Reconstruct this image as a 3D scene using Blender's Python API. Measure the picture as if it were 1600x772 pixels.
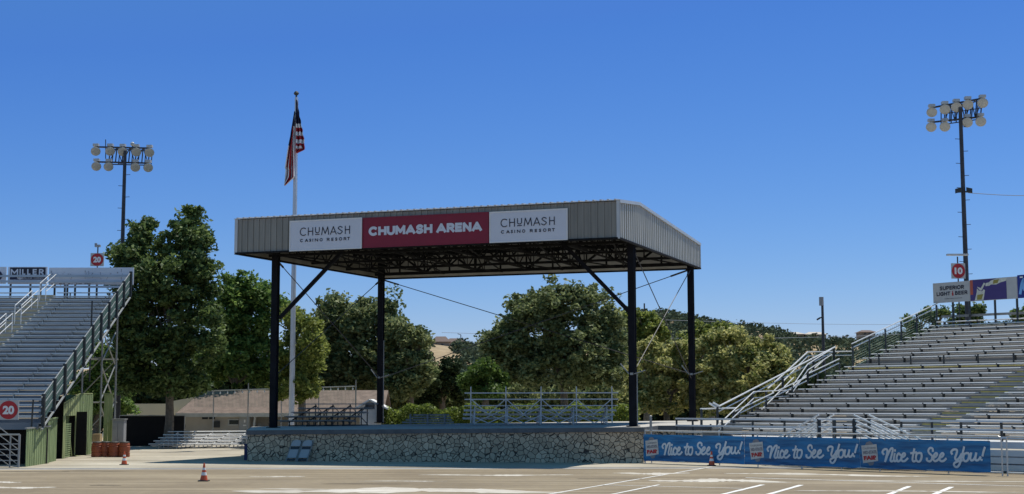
import bpy, math, random
import numpy as np
from mathutils import Vector, Matrix
R=math.radians
random.seed(7)
for o in list(bpy.data.objects): bpy.data.objects.remove(o)
sc=bpy.context.scene
COL=sc.collection

# ------------------------------------------------------------------ camera
HC=2.6; F=2230.1; PITCH=.108; ROLL=-.0015
cr,sr=math.cos(ROLL),math.sin(ROLL)
c_r=Vector((1,0,0)); c_u=Vector((0,-math.sin(PITCH),math.cos(PITCH))); c_f=Vector((0,math.cos(PITCH),math.sin(PITCH)))
right=c_r*cr+c_u*sr; up=c_u*cr-c_r*sr
cam=bpy.data.cameras.new('camera'); co=bpy.data.objects.new('camera',cam); COL.objects.link(co)
co.matrix_world=Matrix(((right.x,up.x,-c_f.x,0),(right.y,up.y,-c_f.y,0),(right.z,up.z,-c_f.z,HC),(0,0,0,1)))
cam.sensor_width=36; cam.lens=F/1600*36; cam.clip_end=5000; cam.clip_start=.1
sc.camera=co

# ------------------------------------------------------------------ sky and sun
SUNV=Vector((2.75,3.35,10)).normalized()
EL=math.asin(SUNV.z); AZ=math.atan2(SUNV.x,SUNV.y)
w=bpy.data.worlds.new('World'); sc.world=w; w.use_nodes=True
nt=w.node_tree; nt.nodes.clear()
sky=nt.nodes.new('ShaderNodeTexSky'); sky.sky_type='NISHITA'; sky.sun_disc=False
sky.sun_elevation=EL; sky.sun_rotation=AZ; sky.altitude=300; sky.air_density=1.0; sky.dust_density=.0; sky.ozone_density=3.0
bg=nt.nodes.new('ShaderNodeBackground'); bg.inputs[1].default_value=.12
out=nt.nodes.new('ShaderNodeOutputWorld')

sx=nt.nodes.new('ShaderNodeSeparateColor'); cx_=nt.nodes.new('ShaderNodeCombineColor'); nt.links.new(sky.outputs[0],sx.inputs[0])
for ch,(k_,p_,fl_) in enumerate(((.167,1.58,.6),(.368,1.22,1.8),(1.233,.82,0))):
    pw=nt.nodes.new('ShaderNodeMath'); pw.operation='POWER'; pw.inputs[1].default_value=p_; nt.links.new(sx.outputs[ch],pw.inputs[0])
    ml=nt.nodes.new('ShaderNodeMath'); ml.operation='MULTIPLY'; ml.inputs[1].default_value=k_; nt.links.new(pw.outputs[0],ml.inputs[0])
    if 1:
        mn=nt.nodes.new('ShaderNodeMath'); mn.operation='MAXIMUM'; mn.inputs[1].default_value=fl_; nt.links.new(ml.outputs[0],mn.inputs[0]); nt.links.new(mn.outputs[0],cx_.inputs[ch])
nt.links.new(cx_.outputs[0],bg.inputs[0]); nt.links.new(bg.outputs[0],out.inputs[0])
sun=bpy.data.lights.new('sun','SUN'); sun.energy=5.0; sun.angle=R(.5); sun.color=(1,.95,.86)
so=bpy.data.objects.new('sun',sun); COL.objects.link(so)
so.rotation_euler=(-SUNV).to_track_quat('-Z','Y').to_euler(); so.location=(0,30,60)
sc.view_settings.view_transform='Standard'; sc.view_settings.look='None'; sc.view_settings.gamma=1
sc.view_settings.exposure=0.0

# ------------------------------------------------------------------ pixel helpers (layout only)
def ray(px,py):
    X=px-800; Y=py-386
    x=X*cr+Y*sr; y=-X*sr+Y*cr
    return (c_r*(x/F)+c_u*(-y/F)+c_f)
def at(px,py,D):
    d=ray(px,py); t=D/d.y; return Vector((0,0,HC))+d*t
def gp(px,py,z=0):
    d=ray(px,py); t=(z-HC)/d.z; return Vector((0,0,HC))+d*t
def hit(px,py,o,u):
    d=ray(px,py); n=Vector((-u[1],u[0],0)); oo=Vector((o[0],o[1],0))
    t=(oo-Vector((0,0,HC))).dot(n)/d.dot(n); p=Vector((0,0,HC))+d*t
    return (p-oo).dot(Vector((u[0],u[1],0))),p.z

# ------------------------------------------------------------------ materials
M={}
def mat(name,col,rough=.7,metal=0,var=.12,scale=3,bump=0,bscale=20,trans=0,spec=.5,col2=None,stretch=None,emit=None):
    m=bpy.data.materials.new(name); m.use_nodes=True; n=m.node_tree; b=n.nodes['Principled BSDF']
    b.inputs['Roughness'].default_value=rough; b.inputs['Metallic'].default_value=metal
    b.inputs['Specular IOR Level'].default_value=spec
    tc=n.nodes.new('ShaderNodeTexCoord'); src=tc.outputs['Object']
    if stretch:
        mp=n.nodes.new('ShaderNodeMapping'); mp.inputs['Scale'].default_value=stretch; n.links.new(src,mp.inputs[0]); src=mp.outputs[0]
    if var>0 or col2:
        t=n.nodes.new('ShaderNodeTexNoise'); t.inputs['Scale'].default_value=scale; t.inputs['Detail'].default_value=5; n.links.new(src,t.inputs[0])
        r=n.nodes.new('ShaderNodeValToRGB'); r.color_ramp.elements[0].position=.3; r.color_ramp.elements[1].position=.7
        a=[max(0,c*(1-var)) for c in col]; z=[min(1,c*(1+var)) for c in (col2 or col)]
        r.color_ramp.elements[0].color=(*a,1); r.color_ramp.elements[1].color=(*z,1)
        n.links.new(t.outputs[0],r.inputs[0]); n.links.new(r.outputs[0],b.inputs['Base Color'])
    else: b.inputs['Base Color'].default_value=(*col,1)
    if bump:
        t2=n.nodes.new('ShaderNodeTexNoise'); t2.inputs['Scale'].default_value=bscale; n.links.new(src,t2.inputs[0])
        bp=n.nodes.new('ShaderNodeBump'); bp.inputs['Strength'].default_value=bump; bp.inputs['Distance'].default_value=.05
        n.links.new(t2.outputs[0],bp.inputs['Height']); n.links.new(bp.outputs[0],b.inputs['Normal'])
    if emit: b.inputs['Emission Color'].default_value=(*col,1); b.inputs['Emission Strength'].default_value=emit
    M[name]=m; return m
def leafmat(name,c1,c2,tr=.35,ro=.6,sp=.3):
    m=bpy.data.materials.new(name); m.use_nodes=True; n=m.node_tree; b=n.nodes['Principled BSDF']
    geo=n.nodes.new('ShaderNodeNewGeometry'); tc=n.nodes.new('ShaderNodeTexCoord')
    t=n.nodes.new('ShaderNodeTexNoise'); t.inputs['Scale'].default_value=.8; n.links.new(tc.outputs['Object'],t.inputs[0])
    ad=n.nodes.new('ShaderNodeMath'); ad.operation='ADD'; n.links.new(geo.outputs['Random Per Island'],ad.inputs[0]); n.links.new(t.outputs[0],ad.inputs[1])
    r=n.nodes.new('ShaderNodeValToRGB'); r.color_ramp.elements[0].position=.35; r.color_ramp.elements[1].position=1.0
    mu=n.nodes.new('ShaderNodeMath'); mu.operation='MULTIPLY'; mu.inputs[1].default_value=.66; n.links.new(ad.outputs[0],mu.inputs[0])
    r.color_ramp.elements[0].color=(*c1,1); r.color_ramp.elements[1].color=(*c2,1)
    n.links.new(mu.outputs[0],r.inputs[0]); n.links.new(r.outputs[0],b.inputs['Base Color'])
    b.inputs['Roughness'].default_value=ro; b.inputs['Specular IOR Level'].default_value=sp
    tl=n.nodes.new('ShaderNodeBsdfTranslucent'); n.links.new(r.outputs[0],tl.inputs[0])
    mx=n.nodes.new('ShaderNodeMixShader'); mx.inputs[0].default_value=tr
    n.links.new(b.outputs[0],mx.inputs[1]); n.links.new(tl.outputs[0],mx.inputs[2]); n.links.new(mx.outputs[0],n.nodes['Material Output'].inputs[0])
    M[name]=m
mat('steel_dark',(.008,.009,.013),.7,0,.3,spec=.15)
mat('truss_dark',(.012,.012,.013),.8,0,.3,spec=.15)
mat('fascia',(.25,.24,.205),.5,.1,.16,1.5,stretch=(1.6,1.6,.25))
mat('fascia_in_bright',(.55,.54,.50),.6,0,.15,1)  # pale colour brightens the roof interior in place of bounced light
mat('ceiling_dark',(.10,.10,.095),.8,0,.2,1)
mat('fascia_lit',(.46,.45,.40),.5,.15,.12,1.5,stretch=(1.6,1.6,.3))  # lighter copy of the fascia: sunlight on the right end put into colour
mat('roof_sheet',(.55,.55,.52),.4,.3,.08,1)
mat('white_panel',(.62,.65,.72),.55,0,.03,2)
mat('white',(.75,.75,.73),.5,0,.05)
mat('red_panel',(.22,.005,.025),.5,0,.06)
mat('red_sign',(.42,.015,.02),.5,0,.08)
mat('ink',(.012,.014,.03),.6,0,0)
mat('navy',(.012,.02,.07),.5,0,.1)
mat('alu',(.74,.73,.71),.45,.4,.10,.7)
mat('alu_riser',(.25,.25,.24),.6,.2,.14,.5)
mat('alu_left_sky',(.36,.42,.48),.5,.5,.12,.8)  # blue of the reflected sky put into the aluminium colour
mat('riser_left_sky',(.17,.20,.23),.6,.2,.12,.8)  # sky-lit blue of the shaded risers put into their colour
mat('galv',(.30,.31,.30),.5,.4,.15,3)
mat('post_dark',(.035,.04,.04),.5,.2,.2)
mat('rail_white',(.72,.72,.70),.4,.2,.06)
mat('yellow',(.50,.42,.06),.6,0,.2,4)
mat('foot_alu',(.44,.43,.41),.5,.3,.15,.8)
mat('rail_steel',(.58,.58,.56),.45,.3,.12,3)
mat('step_mid',(.30,.30,.28),.6,.1,.15)
mat('step_tan',(.42,.38,.27),.7,0,.2,3)
mat('flag_red',(.36,.012,.02),.75,0,.05); mat('flag_white',(.78,.78,.78),.75,0,.04); mat('flag_blue',(.01,.014,.05),.75,0,.04)
mat('pole_white',(.62,.63,.64),.35,.3,.05)
mat('lens',(.46,.46,.42),.3,.2,.08,6)
mat('housing',(.50,.50,.48),.5,.3,.12)
mat('pole_grey',(.05,.05,.055),.5,.3,.2)
mat('cap',(.115,.12,.125),.8,0,.2,2,.2)
mat('slab_top',(.42,.40,.36),.8,0,.1,1.5)
mat('green_paint',(.16,.23,.09),.75,0,.25,1.5,.3,8,col2=(.24,.31,.15),stretch=(6,6,.5))
mat('green_side',(.30,.35,.16),.75,0,.25,1.5,.3,8,stretch=(6,6,.5))
mat('orange_plastic',(.30,.075,.03),.6,0,.2,3)
mat('cone_orange',(.62,.10,.03),.5,0,.12,6)
mat('cardboard',(.42,.30,.16),.8,0,.1)
mat('cabinet',(.30,.31,.32),.5,.2,.15,2)
mat('beige_wall',(.40,.37,.31),.85,0,.08,1.2)
mat('grey_door',(.33,.34,.33),.6,0,.08)
mat('shingle',(.175,.13,.105),.9,0,.25,2.5,.4,30)
mat('trim',(.45,.46,.43),.7,0,.1)
mat('glass_dark',(.03,.035,.04),.15,0,.1)
mat('canopy',(.62,.58,.46),.8,0,.06,.6)
mat('black_screen_shade',(.006,.006,.007),.9,0,.3)  # real fence screen; elsewhere stands in for shade under stand and at shed
mat('banner_blue',(.005,.085,.24),.45,0,.3,1.3,.6,2.5,col2=(.014,.19,.42),stretch=(.5,.5,4))
mat('banner_text',(.62,.68,.72),.6,0,.05)
mat('logo_plaque',(.55,.55,.52),.6,0,.1,8)
mat('logo_grey',(.22,.22,.24),.6,0,.1,8)
mat('purple',(.06,.04,.17),.5,0,.06); mat('coral',(.45,.10,.06),.5,0,.05); mat('beer_pale',(.62,.60,.50),.5,0,.15,9); mat('ad_blue',(.01,.03,.22),.5,0,.1); mat('ad_light',(.18,.42,.75),.5,0,.1)
mat('label_yellow',(.30,.25,.05),.5,0,.15,9)
mat('sign_grey',(.47,.46,.44),.6,0,.05,2)
mat('bark',(.16,.135,.105),.9,0,.3,5,.5,20)
mat('chair_blue',(.36,.37,.38),.5,0,.08); mat('chair_gap_shade',(.03,.035,.045),.5,0,.1)  # the dark tone imitates shaded gaps in the chairs
mat('blue_bin',(.02,.03,.12),.5,0,.2,4)
mat('paint_white',(.70,.69,.66),.8,0,.12,6)
mat('pale_dirt',(.50,.47,.41),.95,0,.12,2,stretch=(.3,2,1))
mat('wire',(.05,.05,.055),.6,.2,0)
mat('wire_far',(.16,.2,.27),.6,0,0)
mat('house_wall',(.30,.25,.20),.8,0,.1); mat('house_roof',(.13,.09,.075),.85,0,.2); mat('pale_roof',(.46,.42,.36),.8,0,.12)
mat('shed_white',(.62,.62,.60),.7,0,.08)
mat('mesh_green',(.16,.24,.19),.7,0,.1)
leafmat('leaf_dark',(.03,.065,.018),(.20,.27,.085),.35)
leafmat('leaf_mid',(.05,.11,.025),(.25,.36,.09),.45)
leafmat('leaf_olive',(.09,.13,.025),(.36,.40,.10),.45)
leafmat('leaf_grey',(.06,.09,.03),(.34,.38,.17),.4)
leafmat('leaf_fresh',(.05,.10,.02),(.15,.23,.05),.4)
leafmat('leaf_flower',(.12,.16,.035),(.66,.62,.26),.45)
leafmat('leaf_hill',(.02,.036,.018),(.055,.08,.035),.15,.9,.1)
leafmat('leaf_far_haze',(.04,.06,.038),(.11,.14,.085),.15,.9,.1)  # hill leaves paled, distance haze put into their colour
leafmat('hedge',(.06,.10,.018),(.28,.35,.07),.4)

def stone_mat():
    m=bpy.data.materials.new('flagstone'); m.use_nodes=True; n=m.node_tree; b=n.nodes['Principled BSDF']; L=n.links.new
    tc=n.nodes.new('ShaderNodeTexCoord'); nz=n.nodes.new('ShaderNodeTexNoise'); nz.inputs['Scale'].default_value=2.5; L(tc.outputs['Object'],nz.inputs[0])
    mx=n.nodes.new('ShaderNodeMixRGB'); mx.blend_type='ADD'; mx.inputs[0].default_value=.05; L(tc.outputs['Object'],mx.inputs[1]); L(nz.outputs[1],mx.inputs[2])
    v=n.nodes.new('ShaderNodeTexVoronoi'); v.feature='DISTANCE_TO_EDGE'; v.inputs['Scale'].default_value=4.7; L(mx.outputs[0],v.inputs[0])
    v2=n.nodes.new('ShaderNodeTexVoronoi'); v2.inputs['Scale'].default_value=4.7; L(mx.outputs[0],v2.inputs[0])
    r=n.nodes.new('ShaderNodeValToRGB'); r.color_ramp.elements[0].position=.02; r.color_ramp.elements[1].position=.055; L(v.outputs[0],r.inputs[0])
    sp=n.nodes.new('ShaderNodeSeparateColor'); L(v2.outputs['Color'],sp.inputs[0])
    c=n.nodes.new('ShaderNodeValToRGB'); c.color_ramp.elements[0].color=(.44,.36,.25,1); c.color_ramp.elements[1].color=(.70,.58,.41,1); L(sp.outputs[0],c.inputs[0])
    n2=n.nodes.new('ShaderNodeTexNoise'); n2.inputs['Scale'].default_value=9; n2.inputs['Detail'].default_value=6; L(tc.outputs['Object'],n2.inputs[0])
    m2=n.nodes.new('ShaderNodeMixRGB'); m2.blend_type='MULTIPLY'; m2.inputs[0].default_value=.35; L(c.outputs[0],m2.inputs[1]); L(n2.outputs[0],m2.inputs[2])
    m3=n.nodes.new('ShaderNodeMixRGB'); m3.inputs[1].default_value=(.045,.04,.035,1); L(r.outputs[0],m3.inputs[0]); L(m2.outputs[0],m3.inputs[2]); L(m3.outputs[0],b.inputs['Base Color'])
    b.inputs['Roughness'].default_value=.85
    bp=n.nodes.new('ShaderNodeBump'); bp.inputs['Strength'].default_value=.8; bp.inputs['Distance'].default_value=.06; L(r.outputs[0],bp.inputs['Height']); L(bp.outputs[0],b.inputs['Normal'])
    M['flagstone']=m
stone_mat()
def ground_mat(name,c1,c2,c3,sx=.06,sy=.9):
    m=bpy.data.materials.new(name); m.use_nodes=True; n=m.node_tree; b=n.nodes['Principled BSDF']; L=n.links.new
    tc=n.nodes.new('ShaderNodeTexCoord'); mp=n.nodes.new('ShaderNodeMapping'); mp.inputs['Scale'].default_value=(sx,sy,1); L(tc.outputs['Object'],mp.inputs[0])
    a=n.nodes.new('ShaderNodeTexNoise'); a.inputs['Scale'].default_value=1.3; a.inputs['Detail'].default_value=7; a.inputs['Roughness'].default_value=.62; L(mp.outputs[0],a.inputs[0])
    r=n.nodes.new('ShaderNodeValToRGB'); e=r.color_ramp.elements; e[0].position=.3; e[0].color=(*c1,1); e[1].position=.72; e[1].color=(*c3,1); q=e.new(.55); q.color=(*c2,1); L(a.outputs[0],r.inputs[0])
    f=n.nodes.new('ShaderNodeTexNoise'); f.inputs['Scale'].default_value=3.5; f.inputs['Detail'].default_value=8; L(tc.outputs['Object'],f.inputs[0])
    r2=n.nodes.new('ShaderNodeValToRGB'); r2.color_ramp.elements[0].color=(.72,.72,.72,1); r2.color_ramp.elements[1].color=(1.15,1.15,1.15,1); L(f.outputs[0],r2.inputs[0])
    mx=n.nodes.new('ShaderNodeMixRGB'); mx.blend_type='MULTIPLY'; mx.inputs[0].default_value=1; L(r.outputs[0],mx.inputs[1]); L(r2.outputs[0],mx.inputs[2])
    big=n.nodes.new('ShaderNodeTexNoise'); big.inputs['Scale'].default_value=.22; big.inputs['Detail'].default_value=3; L(tc.outputs['Object'],big.inputs[0])
    r3=n.nodes.new('ShaderNodeValToRGB'); r3.color_ramp.elements[0].position=.35; r3.color_ramp.elements[1].position=.65; r3.color_ramp.elements[0].color=(.82,.80,.78,1); r3.color_ramp.elements[1].color=(1.1,1.1,1.1,1); L(big.outputs[0],r3.inputs[0])
    m4=n.nodes.new('ShaderNodeMixRGB'); m4.blend_type='MULTIPLY'; m4.inputs[0].default_value=1; L(mx.outputs[0],m4.inputs[1]); L(r3.outputs[0],m4.inputs[2]); L(m4.outputs[0],b.inputs['Base Color'])
    b.inputs['Roughness'].default_value=.92
    bp=n.nodes.new('ShaderNodeBump'); bp.inputs['Strength'].default_value=.4; bp.inputs['Distance'].default_value=.03; L(f.outputs[0],bp.inputs['Height']); L(bp.outputs[0],b.inputs['Normal'])
    M[name]=m
ground_mat('track',(.165,.125,.075),(.26,.208,.132),(.40,.34,.245),.05,1.6)
ground_mat('concrete',(.30,.265,.20),(.42,.38,.30),(.55,.50,.41),.12,.6)
ground_mat('gutter',(.33,.33,.32),(.38,.37,.36),(.45,.44,.42),.1,.5)
ground_mat('worn_patch',(.34,.29,.21),(.58,.54,.47),(.80,.78,.74),.25,3.5)
ground_mat('dark_streak',(.12,.095,.06),(.18,.145,.095),(.27,.22,.15),.3,4)
ground_mat('dry_land',(.30,.22,.12),(.36,.27,.15),(.46,.35,.20),.2,.2)

# ------------------------------------------------------------------ mesh builder
class MB:
    def __init__(s): s.v=[]; s.f=[]; s.m=[]; s.smooth=False
    def add(s,vs,fs,mi=0):
        b=len(s.v); s.v+= [tuple(p) for p in vs]; s.f+=[tuple(b+i for i in f) for f in fs]; s.m+=[mi]*len(fs); return s
    def box(s,c,sz,ax=None,mi=0):
        c=Vector(c); X,Y,Z=(Vector((1,0,0)),Vector((0,1,0)),Vector((0,0,1))) if ax is None else [Vector(a) for a in ax]
        hx,hy,hz=sz[0]/2,sz[1]/2,sz[2]/2; vs=[]
        for k in(-1,1):
            for j in(-1,1):
                for i in(-1,1): vs.append(c+X*(i*hx)+Y*(j*hy)+Z*(k*hz))
        return s.add(vs,[(0,2,3,1),(4,5,7,6),(0,1,5,4),(2,6,7,3),(0,4,6,2),(1,3,7,5)],mi)
    def bar(s,p,q,wd,h=None,mi=0,upv=(0,0,1)):
        p=Vector(p);q=Vector(q);d=(q-p); L=d.length
        if L<1e-6: return s
        d/=L; u=Vector(upv)
        if abs(d.dot(u))>.98: u=Vector((1,0,0))
        x=d.cross(u).normalized(); z=x.cross(d).normalized()
        return s.box((p+q)/2,(wd,L,h or wd),(x,d,z),mi)
    def tube(s,p,q,r,r2=None,n=8,mi=0,cap=True):
        p=Vector(p);q=Vector(q);d=(q-p)
        if d.length<1e-6:return s
        d.normalize(); u=Vector((0,0,1)) if abs(d.z)<.95 else Vector((1,0,0))
        x=d.cross(u).normalized(); y=d.cross(x); r2=r if r2 is None else r2; vs=[]
        for c,rr in((p,r),(q,r2)):
            for i in range(n):
                a=2*math.pi*i/n; vs.append(c+x*(rr*math.cos(a))+y*(rr*math.sin(a)))
        fs=[(i,(i+1)%n,n+(i+1)%n,n+i) for i in range(n)]
        if cap: fs+=[tuple(range(n-1,-1,-1)),tuple(range(n,2*n))]
        return s.add(vs,fs,mi)
    def path(s,pts,r,n=6,mi=0,rs=None):
        for i in range(len(pts)-1):
            a=rs[i] if rs else r; b=rs[i+1] if rs else r
            s.tube(pts[i],pts[i+1],a,b,n,mi)
        return s
    def prism(s,poly,z0,z1,mi=0):   # poly of (x,y) ccw ; z may be callable
        n=len(poly); fz=lambda z,p: z(p[0],p[1]) if callable(z) else z
        vs=[(p[0],p[1],fz(z0,p)) for p in poly]+[(p[0],p[1],fz(z1,p)) for p in poly]
        fs=[tuple(range(n-1,-1,-1)),tuple(range(n,2*n))]+[(i,(i+1)%n,n+(i+1)%n,n+i) for i in range(n)]
        return s.add(vs,fs,mi)
    def extr(s,poly,d,mi=0):  # planar 3d polygon extruded by d
        n=len(poly); d=Vector(d); vs=[Vector(p) for p in poly]+[Vector(p)+d for p in poly]
        return s.add(vs,[tuple(range(n-1,-1,-1)),tuple(range(n,2*n))]+[(i,(i+1)%n,n+(i+1)%n,n+i) for i in range(n)],mi)
    def lathe(s,o,axis,prof,n=12,mi=0):  # prof: (h,r)
        o=Vector(o);d=Vector(axis).normalized(); u=Vector((0,0,1)) if abs(d.z)<.95 else Vector((1,0,0))
        x=d.cross(u).normalized(); y=d.cross(x); vs=[];fs=[]
        for h,r in prof:
            for i in range(n):
                a=2*math.pi*i/n; vs.append(o+d*h+x*(r*math.cos(a))+y*(r*math.sin(a)))
        for k in range(len(prof)-1):
            for i in range(n): fs.append((k*n+i,k*n+(i+1)%n,(k+1)*n+(i+1)%n,(k+1)*n+i))
        fs+=[tuple(range(n-1,-1,-1)),tuple(range((len(prof)-1)*n,len(prof)*n))]
        return s.add(vs,fs,mi)
    def build(s,name,mats,parent=None,origin=None,smooth=False):
        if isinstance(mats,str): mats=[mats]
        if parent is not None: org=WL[parent.name]
        elif origin is not None: org=Vector(origin)
        else:
            a=np.array(s.v); org=Vector(((a[:,0].min()+a[:,0].max())/2,(a[:,1].min()+a[:,1].max())/2,a[:,2].min()))
        me=bpy.data.meshes.new(name); arr=np.array(s.v)-np.array(org); me.from_pydata(arr.tolist(),[],s.f)
        for m in mats: me.materials.append(M[m])
        if len(mats)>1: me.polygons.foreach_set('material_index',s.m)
        if smooth: me.polygons.foreach_set('use_smooth',[True]*len(s.f))
        me.update(); o=bpy.data.objects.new(name,me); COL.objects.link(o)
        if parent is not None: o.parent=parent; WL[o.name]=org
        else: o.location=org; WL[o.name]=org
        return o
WL={}
def tag(o,label=None,cat=None,group=None,kind=None):
    if label:o['label']=label
    if cat:o['category']=cat
    if group:o['group']=group
    if kind:o['kind']=kind
    return o
def thing(name,loc,label,cat,group=None):
    o=bpy.data.objects.new(name,None); COL.objects.link(o); o.location=loc; o.empty_display_size=.3; WL[o.name]=Vector(loc)
    return tag(o,label,cat,group)
def dup(o,loc,label=None,parent=None,rz=0,scale=None):
    c=o.copy(); COL.objects.link(c)
    if parent is not None: c.parent=parent
    else:
        c.location=loc
        if rz: c.rotation_euler=(0,0,rz)
        if scale: c.scale=scale
        if label: c['label']=label
    for ch in [x for x in bpy.data.objects if x.parent==o]: dup(ch,None,None,c)
    return c

# ---- lettering on a plane: P0 lower left corner, U right, V up, N out
class Plane:
    def __init__(s,P0,U,V,N): s.P0=Vector(P0);s.U=Vector(U).normalized();s.V=Vector(V).normalized();s.N=Vector(N).normalized()
    def p(s,u,v,n=0): return s.P0+s.U*u+s.V*v+s.N*n
def text2d(txt,bold=0):
    cu=bpy.data.curves.new('t','FONT'); cu.body=txt; cu.size=1; cu.offset=bold; cu.fill_mode='FRONT'
    o=bpy.data.objects.new('t',cu); COL.objects.link(o); bpy.context.view_layer.update()
    me=o.to_mesh(); v=[(a.co.x,a.co.y) for a in me.vertices]; f=[tuple(p.vertices) for p in me.polygons]
    o.to_mesh_clear(); bpy.data.objects.remove(o); bpy.data.curves.remove(cu)
    return v,f
def add_text(mb,pl,txt,u0,v0,u1,v1,bold=0,n=.012,mi=0,shear=0):
    v,f=text2d(txt,bold); a=np.array(v); mn=a.min(0); mx=a.max(0); k=(a-mn)/(mx-mn)
    mb.add([pl.p(u0+(q[0])*(u1-u0)+shear*q[1],v0+q[1]*(v1-v0),n) for q in k],f,mi)
def catmull(P,k=5):
    P=[np.array(p,float) for p in P]
    if len(P)<3: return P
    Q=[2*P[0]-P[1]]+P+[2*P[-1]-P[-2]]; out=[]
    for i in range(1,len(Q)-2):
        for j in range(k):
            t=j/k; a,b,c,d=Q[i-1],Q[i],Q[i+1],Q[i+2]
            out.append(.5*((2*b)+(-a+c)*t+(2*a-5*b+4*c-d)*t*t+(-a+3*b-3*c+d)*t**3))
    out.append(P[-1]); return out
def ribbon(mb,pl,pts,wd,n=.012,mi=0,cap=True):
    pts=[np.array(p,float) for p in pts]
    L=[];Rr=[]
    for i,p in enumerate(pts):
        d=pts[min(i+1,len(pts)-1)]-pts[max(i-1,0)]; l=np.hypot(*d)or 1; d=d/l
        if cap and i==0: p=p-d*wd*.35
        if cap and i==len(pts)-1: p=p+d*wd*.35
        nn=np.array((-d[1],d[0]))*wd/2; L.append(p+nn);Rr.append(p-nn)
    vs=[pl.p(a[0],a[1],n) for a in L]+[pl.p(a[0],a[1],n) for a in Rr]; m=len(pts)
    mb.add(vs,[(m+i,m+i+1,i+1,i) for i in range(m-1)],mi)
def arc(cx,cy,rx,ry,a0,a1,k=14): return [(cx+rx*math.cos(R(a0+(a1-a0)*i/k)),cy+ry*math.sin(R(a0+(a1-a0)*i/k))) for i in range(k+1)]
def rect(mb,pl,u0,v0,u1,v1,n,mi=0): mb.add([pl.p(u0,v0,n),pl.p(u1,v0,n),pl.p(u1,v1,n),pl.p(u0,v1,n)],[(0,1,2,3)],mi)
def panel(mb,pl,u0,v0,u1,v1,n0,n1,mi=0):
    mb.box(pl.p((u0+u1)/2,(v0+v1)/2,(n0+n1)/2),(u1-u0,v1-v0,abs(n1-n0)),(pl.U,pl.V,pl.N),mi)

C_=catmull
GLY={'C':(.95,[arc(.5,.5,.5,.5,48,312)]),'H':(.8,[[(0,0),(0,1)],[(.8,0),(.8,1)],[(0,.5),(.8,.5)]]),'U':(.8,[[(0,1),(0,.4)]+arc(.4,.4,.4,.4,180,360)+[(.8,.4),(.8,1)]]),
'M':(1.0,[[(0,0),(0,1)],[(0,1),(.5,.25)],[(.5,.25),(1,1)],[(1,1),(1,0)]]),'A':(1.0,[[(0,0),(.5,1)],[(.5,1),(1,0)],[(.2,.28),(.8,.28)]]),
'S':(.72,[C_([(.68,.82),(.50,.98),(.22,.97),(.05,.77),(.2,.57),(.52,.45),(.70,.25),(.5,.03),(.2,.02),(.0,.18)])]),
'R':(.72,[[(0,0),(0,1)],[(0,.98),(.40,.98)]+arc(.40,.72,.28,.26,90,-90)+[(0,.46)],[(.34,.46),(.72,0)]]),'E':(.62,[[(0,0),(0,1)],[(0,.97),(.62,.97)],[(0,.5),(.56,.5)],[(0,.03),(.62,.03)]]),
'N':(.8,[[(0,0),(0,1)],[(0,1),(.8,0)],[(.8,0),(.8,1)]]),'L':(.58,[[(0,1),(0,0)],[(0,.03),(.58,.03)]]),'I':(.0,[[(0,0),(0,1)]]),'O':(1.0,[arc(.5,.5,.5,.5,0,360,20)]),
'P':(.68,[[(0,0),(0,1)],[(0,.98),(.40,.98)]+arc(.40,.70,.28,.28,90,-90)+[(0,.42)]]),'G':(.98,[arc(.5,.5,.5,.5,45,330)+[(.95,.48)],[(.55,.48),(.98,.48)]]),
'T':(.75,[[(.375,0),(.375,1)],[(0,.97),(.75,.97)]]),'B':(.68,[[(0,0),(0,1)],[(0,.98),(.36,.98)]+arc(.36,.76,.24,.22,90,-90)+[(0,.54)],[(0,.54),(.40,.54)]+arc(.40,.28,.28,.26,90,-90)+[(0,.02)]])}
def stroke_text(mb,pl,txt,u0,v0,u1,v1,wd,n=.014,gap=.32,mi=0):
    H=v1-v0; tot=0
    for c in txt: tot+=GLY[c][0]+gap if c!=' ' else .45
    tot=max(.01,tot-gap); W_=u1-u0-wd; x=0; k=0
    for c in txt:
        if c==' ': x+=.45; continue
        w_,ss=GLY[c]
        for st_ in ss:
            ribbon(mb,pl,[(u0+wd/2+W_*(x+p[0])/tot,v0+wd/2+(H-wd)*p[1]) for p in st_],wd,n+.0004*k,mi); k+=1
        x+=w_+gap
# ------------------------------------------------------------------ ground, structure
RX=[(-400,8),(-250,10),(-150,14),(-60,16),(-40,20),(-23,23),(-15,21.5),(-10,21),(0,20),(20,24),(35,31),(46,30.5),(55,28.5),(63,26.5),(75,26),(88,21.5),(93,22.5),(105,21),(115,23.5),(130,26),(160,28),(400,20)]
def ridge(x):
    for (a,b),(c,d) in zip(RX,RX[1:]):
        if a<=x<=c: return b+(d-b)*(x-a)/(c-a)
    return 12
def terr(x,y):
    if y<135: return 0
    k=min(1,(y-135)/285.); k=k*k*(3-2*k); xs=x*430/max(y,200)
    h=ridge(xs)*k*.84
    if y>430: h*=max(.2,1-(y-430)/500)
    return h+.6*math.sin(x*.05+y*.03)*k
g=MB(); xs=list(range(-700,-200,50))+list(range(-200,201,12))+list(range(250,751,50)); ys=[-60,0,40,80,110]+list(range(130,450,16))+list(range(470,1500,100))
for y in ys:
    for x in xs: g.v.append((x,y,terr(x,y)-.02))
nx=len(xs)
for j in range(len(ys)-1):
    for i in range(nx-1): g.f.append((j*nx+i,j*nx+i+1,(j+1)*nx+i+1,(j+1)*nx+i)); g.m.append(0)
tag(g.build('ground','dry_land',origin=(0,0,0),smooth=True),kind='structure')
g=MB(); g.prism([(-60,-30),(60,-30),(60,56.3),(-60,56.3)],-.3,0); tag(g.build('racetrack','track',origin=(0,0,0)),kind='structure')
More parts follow.
